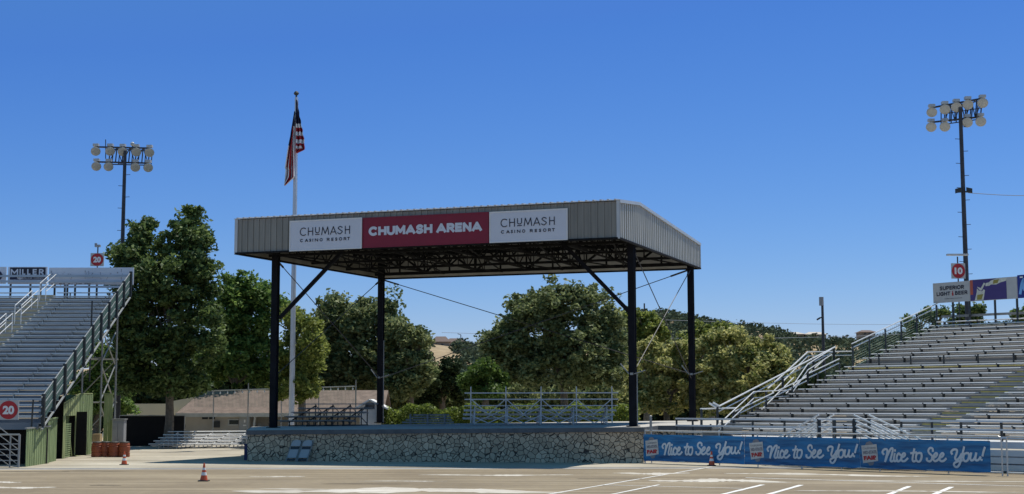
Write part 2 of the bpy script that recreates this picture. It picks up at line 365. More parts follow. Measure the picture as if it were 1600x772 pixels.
g=MB(); g.prism([(-60,56.3),(60,56.3),(60,57.3),(-60,57.3)],-.3,-.012); tag(g.build('gutter','gutter',origin=(0,0,0)),kind='structure')
g=MB(); g.prism([(-60,57.3),(60,57.3),(60,100),(-60,100)],-.3,.004); tag(g.build('concrete_apron','concrete',origin=(0,0,0)),kind='structure')
# dirt mound at right corner of the stage wall
g=MB(); pc=gp(1003,721); n=20; 
rings=[(0,.16),(.5,.13),(.8,.06),(1,.006)]
vs=[(pc.x,pc.y,.17)]
for rr,h in rings[1:]:
    for i in range(n): a=2*math.pi*i/n; vs.append((pc.x+3.0*rr*math.cos(a),pc.y-.2+1.5*rr*math.sin(a),h))
fs=[(0,1+i,1+(i+1)%n) for i in range(n)]
for k in range(2):
    for i in range(n): fs.append((1+k*n+i,1+(k+1)*n+i,1+(k+1)*n+(i+1)%n,1+k*n+(i+1)%n))
g.add(vs,fs); tag(g.build('dirt_mound','concrete',origin=(0,0,0),smooth=True),kind='structure')

# painted lines (thin sheets)
def line_mark(p,q,wd,name='painted_line',m='paint_white',z=.005):
    a=gp(*p);b=gp(*q); a.z=b.z=z; d=(b-a).normalized(); s=Vector((-d.y,d.x,0))*wd/2
    g=MB(); k=10
    vs=[];
    for i in range(k+1):
        c=a.lerp(b,i/k); j=1+random.uniform(-.18,.18); vs+=[c-s*j,c+s*j]
    g.add(vs,[(2*i,2*i+2,2*i+3,2*i+1) for i in range(k)])
    tag(g.build(name,m,origin=(a.x,a.y,0)),kind='structure')
line_mark((800,782),(1112,729.5),.10)
line_mark((925,779),(1030,757.5),.10); line_mark((1115,776),(1192,757.5),.16); line_mark((1185,777),(1252,758),.16)
line_mark((1370,780),(1421,760),.16); line_mark((1440,781),(1487,761),.16)
line_mark((1165,746.5),(1640,761),.12); line_mark((940,758),(1160,763.5),.10,z=.009)
ZC=[.0042]
def patch(x0,x1,y,h,m='worn_patch',slope=0.0,name='pale_worn_patch'):
    # long thin worn patch on the track: a strip whose two edges wander and fade to points
    n=46; top=[];bot=[]; ZC[0]+=.00012; z=ZC[0]; ph=random.uniform(0,9)
    for k in range(n+1):
        u=k/n; w=h*(math.sin(math.pi*u)**.6)*(1+.35*math.sin(u*17+ph)+random.uniform(-.3,.3)); c=y+slope*(u-.5)+.25*h*math.sin(u*7+ph)
        a=gp(x0+(x1-x0)*u,c-w*.5); b=gp(x0+(x1-x0)*u,c+w*.5+.02); top.append((a.x,a.y,z)); bot.append((b.x,b.y,z))
    g=MB(); g.add(top+bot,[(n+1+q,n+2+q,q+1,q) for q in range(n)]); tag(g.build(name,m,origin=(top[n//2][0],top[n//2][1],0)),kind='structure')
patch(360,890,767.3,6.5,slope=2); patch(400,760,764.5,2,slope=1); patch(-40,35,753.5,1.8); patch(-40,90,762,2.2); patch(650,900,742.5,1.6); patch(1010,1240,751.5,4,slope=3)
patch(1130,1460,742,2.2,slope=5); patch(955,1080,740,2.4); patch(385,480,745,1); patch(1240,1600,768,1.5,slope=3); patch(560,700,752,.9); patch(1300,1620,752,1.2,slope=3)
for a,b,y,h in((-20,110,737,1.1),(140,190,758.5,1.2),(95,200,736,.6),(500,640,756,.8),(900,1010,748,.8)): patch(a,b,y,h,'dark_streak',name='dark_worn_patch')
# ------------------------------------------------------------------ stage slab and walls
YAW=-.338; ux=Vector((math.cos(YAW),math.sin(YAW),0)); uy=Vector((-math.sin(YAW),math.cos(YAW),0)); O=Vector((-12.8177,65.9117,0))
W,Dp,ZB,HF=18.34,16.458,9.4875,1.5483
def G(s,t,z=0): q=O+ux*s+uy*t; return Vector((q.x,q.y,z))
def zs(x,y):
    q=Vector((x,y,0))-O; s=q.dot(ux); t=q.dot(uy); return 1.357+.15*max(0,min(1,s/18.3))+.084*max(-.2,min(1,t/15.))
poly=[(-11.75,63.9),(5.58,61.3),(6.0,62.6),(6.45,64.2),(9.2,64.6),(12.5,79),(-3,75),(-12.9,71.5)]
st=thing('stage_platform',(-2,67,0),'raised concrete stage platform faced with cream flagstone, under the arena roof','stage')
g=MB(); g.prism(poly,-.1,lambda x,y:zs(x,y)-.2); g.build('stone_wall','flagstone',st)
def grow(p,k):
    n=len(p);out=[]
    for i in range(n):
        a=Vector(p[i-1]);b=Vector(p[i]);c=Vector(p[(i+1)%n]); d1=(b-a).normalized();d2=(c-b).normalized()
        n1=Vector((d1.y,-d1.x));n2=Vector((d2.y,-d2.x)); m=(n1+n2); m=m/max(.3,m.dot(n1)); out.append(tuple(b+m*k))
    return out
g=MB(); g.prism(grow(poly,.07),lambda x,y:zs(x,y)-.2,lambda x,y:zs(x,y)-.006); g.build('coping','cap',st)
g=MB(); g.prism(grow(poly,.02),lambda x,y:zs(x,y)-.1,zs); g.build('deck','slab_top',st)
# small post at the right edge of the deck
pp=gp(1017,671,1.5); 
g=MB(); g.tube((pp.x,pp.y,1.45),(pp.x,pp.y,2.0),.05); g.lathe((pp.x,pp.y,2.0),(0,0,1),[(0,.06),(.03,.06),(.05,.02)])
tag(g.build('bollard','galv'),'short pale metal post at the right corner of the stage deck beside the blue banner','post')

# ------------------------------------------------------------------ stage roof
rf=thing('stage_roof',G(W/2,Dp/2,1.4),'large open steel stage canopy with grey ribbed fascia on four black columns','stage roof')
prof=[(0,ZB+HF),(3.4,ZB+HF+.33),(Dp,ZB+.15+1.25)]
def ztop(t):
    return prof[0][1]+(prof[1][1]-prof[0][1])*t/3.4 if t<3.4 else prof[1][1]+(prof[2][1]-prof[1][1])*(t-3.4)/(Dp-3.4)
def zbot(t): return ZB+.1476*t/Dp
nrm={'f':-uy,'r':ux,'b':uy,'l':-ux}
def ribbed(mb,p0,p1,outv,pitch,rib,z0f,z1f,dep=.035):
    L=(p1-p0).length; d=(p1-p0)/L; n=int(L/pitch)
    for i in range(n):
        a=i*L/n; b=(i+1)*L/n
        for (q,r_,dd) in((a,a+(b-a)*(1-rib),0),(a+(b-a)*(1-rib),b,dep)):
            A=p0+d*q;B=p0+d*r_
            vs=[]
            for P,x in((A,q),(B,r_)):
                for zf in(z0f,z1f):
                    for k in(-.02,dd):
                        c=P+outv*k; vs.append((c.x,c.y,zf(x)))
            # order: A z0 in,A z0 out,A z1 in,A z1 out,B...
            mb.add(vs,[(1,5,7,3),(0,2,6,4),(0,4,5,1),(2,3,7,6),(0,1,3,2),(4,6,7,5)])
g=MB(); ribbed(g,G(0,0),G(W,0),-uy,.30,.25,lambda x:ZB,lambda x:ZB+HF); g.build('front_fascia','fascia',rf)
g=MB(); ribbed(g,G(W,0),G(W,Dp),ux,.36,.45,lambda x:zbot(x),lambda x:ztop(x),.05); g.build('right_fascia','fascia_lit',rf)
g=MB(); ribbed(g,G(0,0),G(0,Dp),-ux,.36,.45,lambda x:zbot(x),lambda x:ztop(x),.05); g.build('left_fascia','fascia',rf)
g=MB(); ribbed(g,G(0,Dp),G(W,Dp),uy,.30,.25,lambda x:zbot(Dp),lambda x:ztop(Dp)); g.build('back_fascia','fascia_in_bright',rf)
# roof sheets with standing seams
g=MB(); E=.09
tt=[-E,3.4,Dp+E]
for a,b in((0,1),(1,2)):
    t0,t1=tt[a],tt[b]; z0,z1=ztop(max(0,t0))+.02,ztop(min(Dp,t1))+.02
    g.add([G(-E,t0,z0),G(W+E,t0,z0),G(W+E,t1,z1),G(-E,t1,z1),G(-E,t0,z0+.03),G(W+E,t0,z0+.03),G(W+E,t1,z1+.03),G(-E,t1,z1+.03)],[(0,3,2,1),(4,5,6,7),(0,1,5,4),(2,3,7,6),(1,2,6,5),(3,0,4,7)])
    for i in range(58):
        s=.1+i*(W-.2)/57; g.bar(G(s,t0-.02,z0+.045),G(s,t1,z1+.045),.09,.05)
g.build('roof_deck','roof_sheet',rf)
g=MB()
for t0,t1 in((.06,3.4),(3.4,Dp-.06)):
    z0,z1=ztop(t0)-.03,ztop(t1)-.03; g.add([G(.06,t0,z0),G(W-.06,t0,z0),G(W-.06,t1,z1),G(.06,t1,z1)],[(0,3,2,1)])
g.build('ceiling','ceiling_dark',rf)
# fascia edge trims
g=MB()
for a,b in(((0,0),(W,0)),((W,0),(W,Dp)),((0,Dp),(W,Dp)),((0,0),(0,Dp))):
    n_={((0,0),(W,0)):-uy,((W,0),(W,Dp)):ux,((0,Dp),(W,Dp)):uy,((0,0),(0,Dp)):-ux}[(a,b)]
    g.bar(G(a[0],a[1],zbot(a[1])-.03)+n_*.03,G(b[0],b[1],zbot(b[1])-.03)+n_*.03,.12,.08)
g.build('lower_trim','truss_dark',rf)
g=MB(); 
for c_ in((0,0),(W,0),(W,Dp),(0,Dp)): g.bar(G(*c_,zbot(c_[1])-.05),G(*c_,ztop(c_[1])+.03),.14)
g.bar(G(W+.07,0,ztop(0)+.0),G(W+.07,3.4,ztop(3.4)+.0),.06,.14); g.bar(G(W+.07,3.4,ztop(3.4)),G(W+.07,Dp,ztop(Dp)),.06,.14)
g.build('corner_trim','roof_sheet',rf)
# columns
CZ=[(.572,2.78),(W-.155,2.78),(.572,Dp-1.54),(W-.155,Dp-1.54)]
def colz(s,t):
    b=G(s,t); return zs(b.x,b.y)+ (0)
for s,t in CZ:
    g=MB(); ax=(ux,uy,Vector((0,0,1))); z0=colz(s,t); z1=zbot(t)+.9
    h=.15
    g.box(G(s,t-h+.02,(z0+z1)/2),(2*h,.035,z1-z0),ax); g.box(G(s,t+h-.02,(z0+z1)/2),(2*h,.035,z1-z0),ax); g.box(G(s,t,(z0+z1)/2),(.05,2*h-.05,z1-z0),ax)
    g.box(G(s-h+.06,t,(z0+z1)/2),(.03,2*h-.08,z1-z0),ax); g.box(G(s+h-.06,t,(z0+z1)/2),(.03,2*h-.08,z1-z0),ax)
    g.box(G(s,t,z0+.02),(.5,.5,.04),ax)
    g.build('column','steel_dark',rf)
# knee braces
for (px0,py0,px1,py1) in((511,421,437,497),(918,422,984,488)):
    c=CZ[0] if px0<800 else CZ[1]; o=G(*c); 
    s0,z0=hit(px0,py0,(o.x,o.y),(ux.x,ux.y)); s1,z1=hit(px1,py1,(o.x,o.y),(ux.x,ux.y)); z0=ZB+.15
    ex=(z0-z1)/((hit(px0,py0,(o.x,o.y),(ux.x,ux.y))[1])-z1)
    s0=s1+(s0-s1)*ex
    g=MB(); g.bar(o+ux*s1+Vector((0,0,z1)),o+ux*s0+Vector((0,0,z0+.1)),.16); g.build('knee_brace','steel_dark',rf)
# trusses
def truss(a,b,zb_,zt_,n,name,wd=.085):
    g=MB(); A0,B0=G(*a,zb_(a[1])),G(*b,zb_(b[1])); A1,B1=G(*a,zt_(a[1])),G(*b,zt_(b[1]))
    g.bar(A0,B0,wd*1.2); g.bar(A1,B1,wd)
    for i in range(n):
        k0,k1=i/n,(i+1)/n; p0,p1=A0.lerp(B0,k0),A0.lerp(B0,k1); q0,q1=A1.lerp(B1,k0),A1.lerp(B1,k1)
        if i%2==0: g.bar(p0,q1,wd*.75)
        else: g.bar(q0,p1,wd*.75)
        g.bar(p1,q1,wd*.7)
    g.build(name,'truss_dark',rf)
lo=lambda t:zbot(t)+.10; hi=lambda t:ztop(t)-.14
for t,n_,w__ in((.35,12,.08),(2.78,12,.1),(7.2,12,.09),(11.2,12,.1),(Dp-1.54,12,.14)): truss((.2,t),(W-.2,t),lo,hi,n_,'roof_truss',w__)
for k in range(7):
    s=.5+(W-1.0)*k/6; truss((s,.3),(s,Dp-.3),lambda t:zbot(t)+.16,lambda t:ztop(t)-.2,12,'cross_truss',.07)
g=MB()
for k in range(11):
    t=.8+(Dp-1.6)*k/10; g.bar(G(.1,t,ztop(t)-.09),G(W-.1,t,ztop(t)-.09),.06,.12)
g.build('purlins','truss_dark',rf)
# horizontal floor bracing seen from below
g=MB()
for i in range(5):
    s0=.5+(W-1)*i/5; s1=.5+(W-1)*(i+1)/5
    g.bar(G(s0,.5,lo(.5)+.02),G(s1,Dp-.5,lo(Dp)),.06); g.bar(G(s1,.5,lo(.5)+.05),G(s0,Dp-.5,lo(Dp)+.03),.06)
g.build('diagonal_bracing','truss_dark',rf)
# bracing cables
def cable(c1,z1,c2,z2):
    g=MB(); g.tube(G(*c1,z1),G(*c2,z2),.022,n=5); g.tube(G(*c1,z1),G(*c1,z1).lerp(G(*c2,z2),.06),.05,n=6); g.build('brace_cable','wire',rf)
FLc,FRc,BLc,BRc=CZ
zt=ZB-.05
cable(BLc,zt,BRc,4.0); cable(BRc,zt,BLc,3.9); cable(FRc,zt,BRc,3.7); cable(BRc,zt,FRc,3.8); cable(FLc,zt,BLc,3.9); cable(BLc,zt,FLc,3.8)
g=MB()
for c_,z in((BLc,3.95),(BRc,4.0),(FRc,3.8)):
    g.bar(G(c_[0]-.5,c_[1]-.2,z+.45),G(c_[0]-.12,c_[1]-.2,z),.04); g.bar(G(c_[0]+.12,c_[1]-.2,z),G(c_[0]+.6,c_[1]-.2,z+.15),.04); g.box(G(c_[0],c_[1]-.2,z),(.14,.1,.1))
g.build('cable_fitting','galv',rf)
# conduit on columns
g=MB(); 
for c_,zt_ in((BLc,6.0),(FRc,3.8)): b=G(c_[0]+.2,c_[1]-.05); g.tube((b.x,b.y,colz(*c_)),(b.x,b.y,zt_),.03,n=6)
g.build('conduit','galv',rf)

# signs on the fascia
def fs_(px,py): return hit(px,py,(O.x,O.y),(ux.x,ux.y))
FP=Plane(O+Vector((0,0,0)),ux,(0,0,1),-uy)
def fascia_sign(pxl,pxr,ytl,ybl,ytr,ybr,name,m,label,edge):
    s0=fs_(pxl,(ytl+ybl)/2)[0]; s1=fs_(pxr,(ytr+ybr)/2)[0]
    v1=(fs_(pxl,ytl)[1]+fs_(pxr,ytr)[1])/2; v0=(fs_(pxl,ybl)[1]+fs_(pxr,ybr)[1])/2
    th=thing(name,FP.p((s0+s1)/2,v0,.08),label,'sign')
    g=MB(); panel(g,FP,s0,v0,s1,v1,.06,.10); g.build('panel',m,th)
    g=MB(); e=.05
    for a in((s0,v0,s1,v0+e),(s0,v1-e,s1,v1),(s0,v0+e,s0+e,v1-e),(s1-e,v0+e,s1,v1-e)): panel(g,FP,*a,.102,.115)
    g.build('edge',edge,th)
    return th,s0,v0,s1,v1
def chumash(th,s0,v0,s1,v1):
    w_=s1-s0;h=v1-v0; x0=s0+w_*.15; x1=s0+w_*.84; ya=v0+h*.50; yb=v0+h*.745; H=yb-ya; W_=x1-x0
    gl=[]; wd=H*.115
    cx=lambda k:x0+W_*k
    S=[]
    S.append(arc(cx(.068),ya+H/2,W_*.066,H*.5,50,310))
    for k in(.165,.255): S.append([(cx(k),ya),(cx(k),yb)])
    S.append([(cx(.165),ya+H*.52),(cx(.255),ya+H*.52)])
    uu=[(cx(.31),yb),(cx(.31),ya+H*.55)]+arc(cx(.348),ya+H*.5,W_*.038,H*.22,180,360)+[(cx(.386),yb)]; S.append(uu); S.append([(cx(.31),ya+H*.07),(cx(.386),ya+H*.07)])
    S+= [[(cx(.435),ya),(cx(.455),yb)],[(cx(.455),yb),(cx(.505),ya+H*.15)],[(cx(.505),ya+H*.15),(cx(.555),yb)],[(cx(.555),yb),(cx(.575),ya)]]
    S+= [[(cx(.61),ya),(cx(.668),yb)],[(cx(.668),yb),(cx(.726),ya)],[(cx(.632),ya+H*.3),(cx(.704),ya+H*.3)]]
    S.append(catmull([(cx(.845),ya+H*.85),(cx(.80),ya+H*.99),(cx(.765),ya+H*.78),(cx(.80),ya+H*.54),(cx(.845),ya+H*.3),(cx(.80),ya+H*.01),(cx(.755),ya+H*.17)]))
    for k in(.905,.99): S.append([(cx(k),ya),(cx(k),yb)])
    S.append([(cx(.905),ya+H*.52),(cx(.99),ya+H*.52)])
    g=MB()
    for s_ in S: ribbon(g,FP,s_,wd,.118)
    g.build('lettering','ink',th)
    g=MB(); yc=v0+h*.285; yd=v0+h*.39
    for txt,k0,k1 in(('C',0,.065),('A',.1,.165),('S',.185,.225),('I',.252,.268),('N',.30,.365),('O',.395,.455),('R',.54,.595),('E',.63,.675),('S',.705,.75),('O',.78,.845),('R',.875,.93),('T',.945,1.0)):
        stroke_text(g,FP,txt,cx(k0),yc,cx(k1) if txt!='I' else cx(k0)+H*.1,yd,H*.09,.118)
    g.build('lettering','ink',th)
a=fascia_sign(454,567,345.5,393.5,340.5,388.5,'fascia_sign','white_panel','white sign reading CHUMASH CASINO RESORT at the left end of the stage fascia','white'); chumash(*a)
a=fascia_sign(766,888,332,380.5,325.5,375,'fascia_sign','white_panel','white sign reading CHUMASH CASINO RESORT right of the red arena sign','white'); chumash(*a)
th,s0,v0,s1,v1=fascia_sign(568,765,340.5,387.5,332,380.5,'arena_sign','red_panel','dark red sign with white bold letters CHUMASH ARENA at the middle of the fascia','red_panel')
g=MB(); w_=s1-s0;h=v1-v0
stroke_text(g,FP,'CHUMASH',s0+w_*.050,v0+h*.385,s0+w_*.563,v0+h*.70,.125,.118,.38); stroke_text(g,FP,'ARENA',s0+w_*.592,v0+h*.385,s0+w_*.95,v0+h*.70,.125,.118,.38)
g.build('lettering','white_panel',th)

# ------------------------------------------------------------------ flagpole and flag
FD=82; fb=at(455.3,660,FD)
fx=fb.x
fp=thing('flagpole',(fx,FD,0),'tall white tapered flagpole with dark ball finial behind the stage','flagpole')
topz=at(463,152,FD).z
g=MB(); g.tube((fx,FD,0),(fx,FD,topz),.17,.085,16); g.build('pole','pole_white',fp,smooth=False)
g=MB(); g.tube((fx,FD,topz),(fx,FD,topz+.12),.05,n=8); g.lathe((fx,FD,topz+.1),(0,0,1),[(0,.03),(.04,.11),(.13,.16),(.22,.11),(.27,.03)]); g.build('finial','post_dark',fp)
g=MB(); g.tube((fx+.16,FD-.05,1.5),(fx+.12,FD-.05,topz-.1),.012,n=4); g.build('halyard','white',fp)
fl=thing('flag',(fx,FD,at(460,290,FD).z),'limp american flag with red and white stripes and dark blue canton hanging from the flagpole','flag')
def drape(cols,mats_fn,name):
    # cols: list of (py, xl, xr) outline rows in photo px -> folded cloth
    g=MB(); n=14; rows=[]
    for (py,xl,xr) in cols:
        r=[]
        for i in range(n+1):
            k=i/n; p=at(xl+(xr-xl)*k,py,FD); p.y=FD-.22+.16*math.sin(k*13+py*.02)+.05*math.sin(py*.1); r.append(p)
        rows.append(r)
    vs=[p for r in rows for p in r]; fs=[];ms=[]
    for j in range(len(rows)-1):
        for i in range(n):
            fs.append((j*(n+1)+i,j*(n+1)+i+1,(j+1)*(n+1)+i+1,(j+1)*(n+1)+i)); ms.append(mats_fn(j/(len(rows)-1),i/n))
    g.add(vs,fs); g.m=ms; o=g.build(name,['flag_red','flag_white','flag_blue'],fl)
    md=o.modifiers.new('s','SOLIDIFY'); md.thickness=.02
rr=[]
for k in range(41):
    y=158+k*2.05
    xr=465+(y-158)*.19 if y<225 else (477.5-(y-225)*.0 if y<236 else 477.5-(y-236)*2.8)
    rr.append((y,464.0,max(464.6,xr+ .5*math.sin(k*.9))))
def m1(v,u):
    y=158+v*82
    if y<194: return 2
    return 1-int((y-194)/6.2)%2 if y<226 else (1 if 229<y<232 and u<.6 else 0)
drape(rr,m1,'right_drape')
rr=[]
for k in range(57):
    y=176+k*2.05
    xl=461.5-(y-176)*.175 if y<266 else 447.5-(y-266)*.09
    xr=461 if y<278 else 461-(y-278)*1.1
    rr.append((y,xl,max(xl+.5,xr)))
def m2(v,u):
    if v<.18: return 2
    q=u*6.2-v*.6
    return 2 if (u<.12 and v<.45) else int(q+6)%2
drape(rr,m2,'left_drape')

# ------------------------------------------------------------------ grandstands
def plank(g,a,b,fwd,dep,th,mi=0,ch=.02):
    # plank along a->b (front top edge line), fwd = unit vector pointing to the front, chamfered front edge
    a=Vector(a);b=Vector(b);f=Vector(fwd)
    prof=[(0,-th),(0,-ch),(-ch,0),(-dep,0),(-dep,-th)]
    vs=[]
    for P in(a,b):
        for d,z in prof: vs.append(P+f*d+Vector((0,0,z)))
    n=len(prof); fs=[(i,(i+1)%n,n+(i+1)%n,n+i) for i in range(n)]+[tuple(range(n-1,-1,-1)),tuple(range(n,2*n))]
    g.add(vs,fs,mi)
def stand(name,P,e,back,t0,t1,rows,run,rise,z0,aisles,label,mats,shift,chm,step_m,cross=None,brk=2.4,brk_off=.0,seath=.36):
    # P front left/edge point ; e unit along rows ; back unit going up the rows
    th=thing(name,P,label,'grandstand'); f=-back
    for i in range(rows):
        z=z0+i*rise; base=P+back*(run*i)+e*(shift*i)
        segs=[];c=t0
        for (a0,a1) in aisles: segs.append((c,a0-shift*i)); c=a1-shift*i
        segs.append((c,t1))
        g=MB(); gf=MB()
        for (u,v) in segs:
            if v-u<.3: continue
            p0=base+e*u;p1=base+e*v
            plank(g,p0+back*.34+Vector((0,0,z+seath)),p1+back*.34+Vector((0,0,z+seath)),f,.25,.045,0,chm)
            k=math.ceil((u+shift*i-brk_off)/brk)*brk+brk_off-shift*i
            while k<v:
                q=base+e*k+back*.44; g.box(q+Vector((0,0,z+seath/2-.02)),(.04,.14,seath-.05),(e,back,Vector((0,0,1))),1)
                g.box(base+e*k+back*.325+Vector((0,0,z+seath-.03)),(.055,.02,.045),(e,back,Vector((0,0,1))),1); k+=brk
        if cross is None or i not in cross: g.build('seat_row',[mats[0],mats[2]],th)
        p0=base+e*t0;p1=base+e*t1
        plank(gf,p0+Vector((0,0,z)),p1+Vector((0,0,z)),f,run+.02,.04,0,.006)
        gf.box((p0+p1)/2+back*(.015)+Vector((0,0,z-.03-rise/2)),((p1-p0).length,.02,rise-.05),(e,back,Vector((0,0,1))),1)
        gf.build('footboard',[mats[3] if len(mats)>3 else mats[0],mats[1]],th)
        if aisles:
            g=MB()
            for (a0,a1) in aisles:
                m=(a0+a1)/2-shift*i
                g.box(base+e*m+back*.16+Vector((0,0,z+rise*.25)),(a1-a0-.1,.3,rise*.5-.01),(e,back,Vector((0,0,1))),0)
                g.box(base+e*m+back*.003+Vector((0,0,z+rise*.46)),(a1-a0-.1,.02,.035),(e,back,Vector((0,0,1))),1)
            g.build('aisle_step',step_m,th)
    return th
Z=Vector((0,0,1))
# --- left stand
LP=Vector((-19.75,60,0)); le=Vector((1,0,0)); lb=Vector((0,1,0)); Lrun,Lrise,Lz0,Ln=.62,.24,1.75,28; Lsh=-1.15/28
ls=stand('grandstand',LP,le,lb,-24,0,Ln,Lrun,Lrise,Lz0,[(-6.1,-4.9)],'sky tinted aluminium bleacher grandstand on the left side of the arena',('alu_left_sky','riser_left_sky','galv'),Lsh,.012,['step_tan','step_tan'],brk=2.1,seath=.30)
def lpt(i,dx=0,dz=0): return LP+lb*(Lrun*i)+le*(Lsh*i+dx)+Z*(Lz0+Lrise*i+dz)
g=MB(); g.box((-31.9,59.9,1.62),(24.3,.1,.28)); g.build('front_beam','riser_left_sky',ls)
# black sheet standing in for the shade under left stand
g=MB(); g.box((-31.9,61.5,.75),(24.1,.1,1.5)); g.build('underside_shade','black_screen_shade',ls)
# right edge railing
g=MB(); 
for i in [2.8*q for q in range(11)]:
    b=lpt(i,.16,-.15); g=MB(); g.bar(b,b+Z*1.36,.14); g.build('rail_post','post_dark',ls)
g=MB()
for dz in(.35,.72,1.12): g.tube(lpt(-.3,.12,dz),lpt(28,.12,dz),.028,n=6)
g.tube(lpt(-.3,.16,-.2),lpt(28,.16,-.2),.05,n=6)
g.build('side_rail','galv',ls)
g=MB()
for k in range(0,196):
    a=lpt(k/7.,.12,.02); g.tube(a,a+Z*1.08,.012,n=3)
for k in range(1,9): g.tube(lpt(0,.12,k*.125),lpt(28,.12,k*.125),.006,n=3)
g.build('rail_mesh','mesh_green',ls)
# understructure on the right side
g=MB()
for (x,y) in [(a,b) for a in(-21.6,-23.4) for b in(71,74.3,77)]:
    i=(y-60)/Lrun; xx=min(x,-19.75+Lsh*i-.05)
    g.tube((xx+.3,y,0),(xx+.3,y,Lz0+Lrise*i-.2),.05,n=6)
for (a,b) in((74.3,77),):
    ia,ib=(a-60)/Lrun,(b-60)/Lrun; x=-21.35
    for z0_,z1_ in((.3,2.6),(2.6,4.6),(4.6,6.4)):
        if z1_<Lz0+Lrise*ib:
            g.tube((x,a,min(z0_,Lz0+Lrise*ia)),(x,b,z1_),.035,n=5); g.tube((x,b,z0_),(x,a,min(z1_,Lz0+Lrise*ia-.3)),.035,n=5)
for y,zz in((71,(2.6,)),(77,(2.6,4.9,7.2)),(74.3,(4.9,))):
    for z_ in zz:
        g.tube((-23.2,y,z_),(-21.2,y,z_),.04,n=5); g.tube((-23.2,y,z_-2),(-21.3,y,z_),.028,n=5)
g.build('understructure','galv',ls)
# aisle handrails
for i0 in range(2,27,6):
    g=MB(); dx=-5.5-Lsh*0
    for o_ in(-.0,.32):
        a=LP+lb*(Lrun*i0)+le*(-5.5+o_)+Z*(Lz0+Lrise*i0); b=LP+lb*(Lrun*(i0+4))+le*(-5.5+o_)+Z*(Lz0+Lrise*(i0+4))
        g.tube(a,a+Z*.95,.025,n=5); g.tube(b,b+Z*.95,.025,n=5); g.tube(a+Z*.95,b+Z*.95,.022,n=5); g.tube(a+Z*.5,b+Z*.5,.02,n=5)
    g.build('aisle_handrail','rail_white',ls)
# back guard rails (open planks) and posts
g=MB(); zt_=Lz0+Lrise*27+.36; yb=60+Lrun*28+.3
for dz in(.28,.58,.88):
    g.box(((-44-20.9)/2,yb,zt_+dz),(23.1,.05,.12))
g.build('back_rail','alu_left_sky',ls)
g=MB()
for px in(-20,15,46,62,104,138,150,190,100,116,84): 
    x=at(px,440,yb+.15).x; g=MB(); g.bar((x,yb+.34,zt_-1),(x,yb+.34,zt_+1.15),.09); g.build('sign_post','post_dark',ls)
# thin pole in seats
a=at(140,583,69); b=at(143.6,470,69); g=MB(); g.tube((a.x,69,a.z-.4),(a.x+.02,69,b.z),.04,n=6); tag(g.build('marker_pole','post_dark'),'thin dark pole standing among the left bleacher seats','pole')
a=at(49,668,59.6); b=at(52,625,59.6); g=MB(); g.tube(a,b,.035,n=6); g.tube(b,b+Vector((.0,0,.02)),.05,n=6); tag(g.build('marker_pole','post_dark'),'short thin pole at the front edge of the left bleachers beside the number 20 board','pole')

# signs on top of left stand
SD=yb+.2
def flat_plane(px,py,D): p=at(px,py,D); return Plane((p.x,D,p.z),(1,0,0),(0,0,1),(0,-1,0))
PXM=SD/F
def flat_sign(name,pxl,pyt,pxr,pyb,D,m,label,cat='sign',th_=.06):
    p0=at(pxl,pyb,D);p1=at(pxr,pyt,D); pl=Plane((p0.x,D,p0.z),(1,0,0),(0,0,1),(0,-1,0)); w_=p1.x-p0.x;h=p1.z-p0.z
    t=thing(name,(p0.x+w_/2,D,p0.z),label,cat)
    g=MB(); panel(g,pl,0,0,w_,h,-th_,0); g.build('panel',m,t)
    return t,pl,w_,h
t,pl,w_,h=flat_sign('billboard',-40,417,10,443.5,SD,'white_panel','white board with a dark round mark, cut by the left edge of the photo','sign')
g=MB(); ribbon(g,pl,arc(w_*.72,h*.48,.14,.14,0,360,24),.28,.012); g.build('round_mark','navy',t)
t,pl,w_,h=flat_sign('billboard',12,417,74,444,SD,'white_panel','dark navy board reading MILLER above the left bleachers','sign')
g=MB(); rect(g,pl,w_*.05,h*.50,w_*.96,h*.965,.008,0); rect(g,pl,w_*.05,h*.26,w_*.96,h*.43,.008,1); g.build('dark_field',['ink','navy'],t)
g=MB(); 
for ch,k0,k1 in(('M',.07,.26),('L',.36,.45),('L',.49,.58),('E',.63,.74),('R',.79,.915)): stroke_text(g,pl,ch,w_*k0,h*.53,w_*k1,h*.88,.07,.016)
panel(g,pl,w_*.295,h*.34,w_*.325,h*.88,.012,.02); add_text(g,pl,'DRILLING',w_*.36,h*.30,w_*.62,h*.39,.01,.016); add_text(g,pl,'COMPANY',w_*.66,h*.30,w_*.92,h*.39,.01,.016)
ribbon(g,pl,[(w_*.31-.12,h*.36),(w_*.31,h*.30),(w_*.31+.12,h*.36)],.08,.016)
g.build('lettering','white_panel',t)
g=MB(); 
k=.06
while k<.93:
    l=random.uniform(.012,.03)
    if not .40<k<.43: rect(g,pl,w_*k,h*.10,w_*(k+l),h*random.uniform(.17,.2),.01)
    k+=l+.008
g.build('small_print','logo_grey',t)
t,pl,w_,h=flat_sign('billboard',76,418,209,445,SD,'white_panel','long blank white board with peeled dark scraps above the left bleachers','sign')
g=MB()
for k,kv,a_,b_ in((.03,.15,.014,.7),(.05,.3,.01,.4),(.17,.45,.01,.3),(.22,.6,.02,.05),(.26,.3,.012,.35),(.43,.35,.012,.5),(.46,.45,.01,.35),(.51,.4,.01,.3),(.61,.3,.012,.45),(.69,.2,.01,.4),(.86,.05,.008,.9),(.72,.6,.02,.1),(.80,.65,.03,.1)):
    for q in range(4): u=k+random.uniform(-.008,.008); v=kv+b_*q/4; rect(g,pl,w_*u,h*v,w_*(u+a_*random.uniform(.3,.8)),h*min(.97,v+b_/4*random.uniform(.6,1)),.006+.002*q)
for q in range(30): u=random.uniform(.02,.5); rect(g,pl,w_*u,h*.02,w_*(u+.012),h*random.uniform(.05,.10),.015+.0005*q)
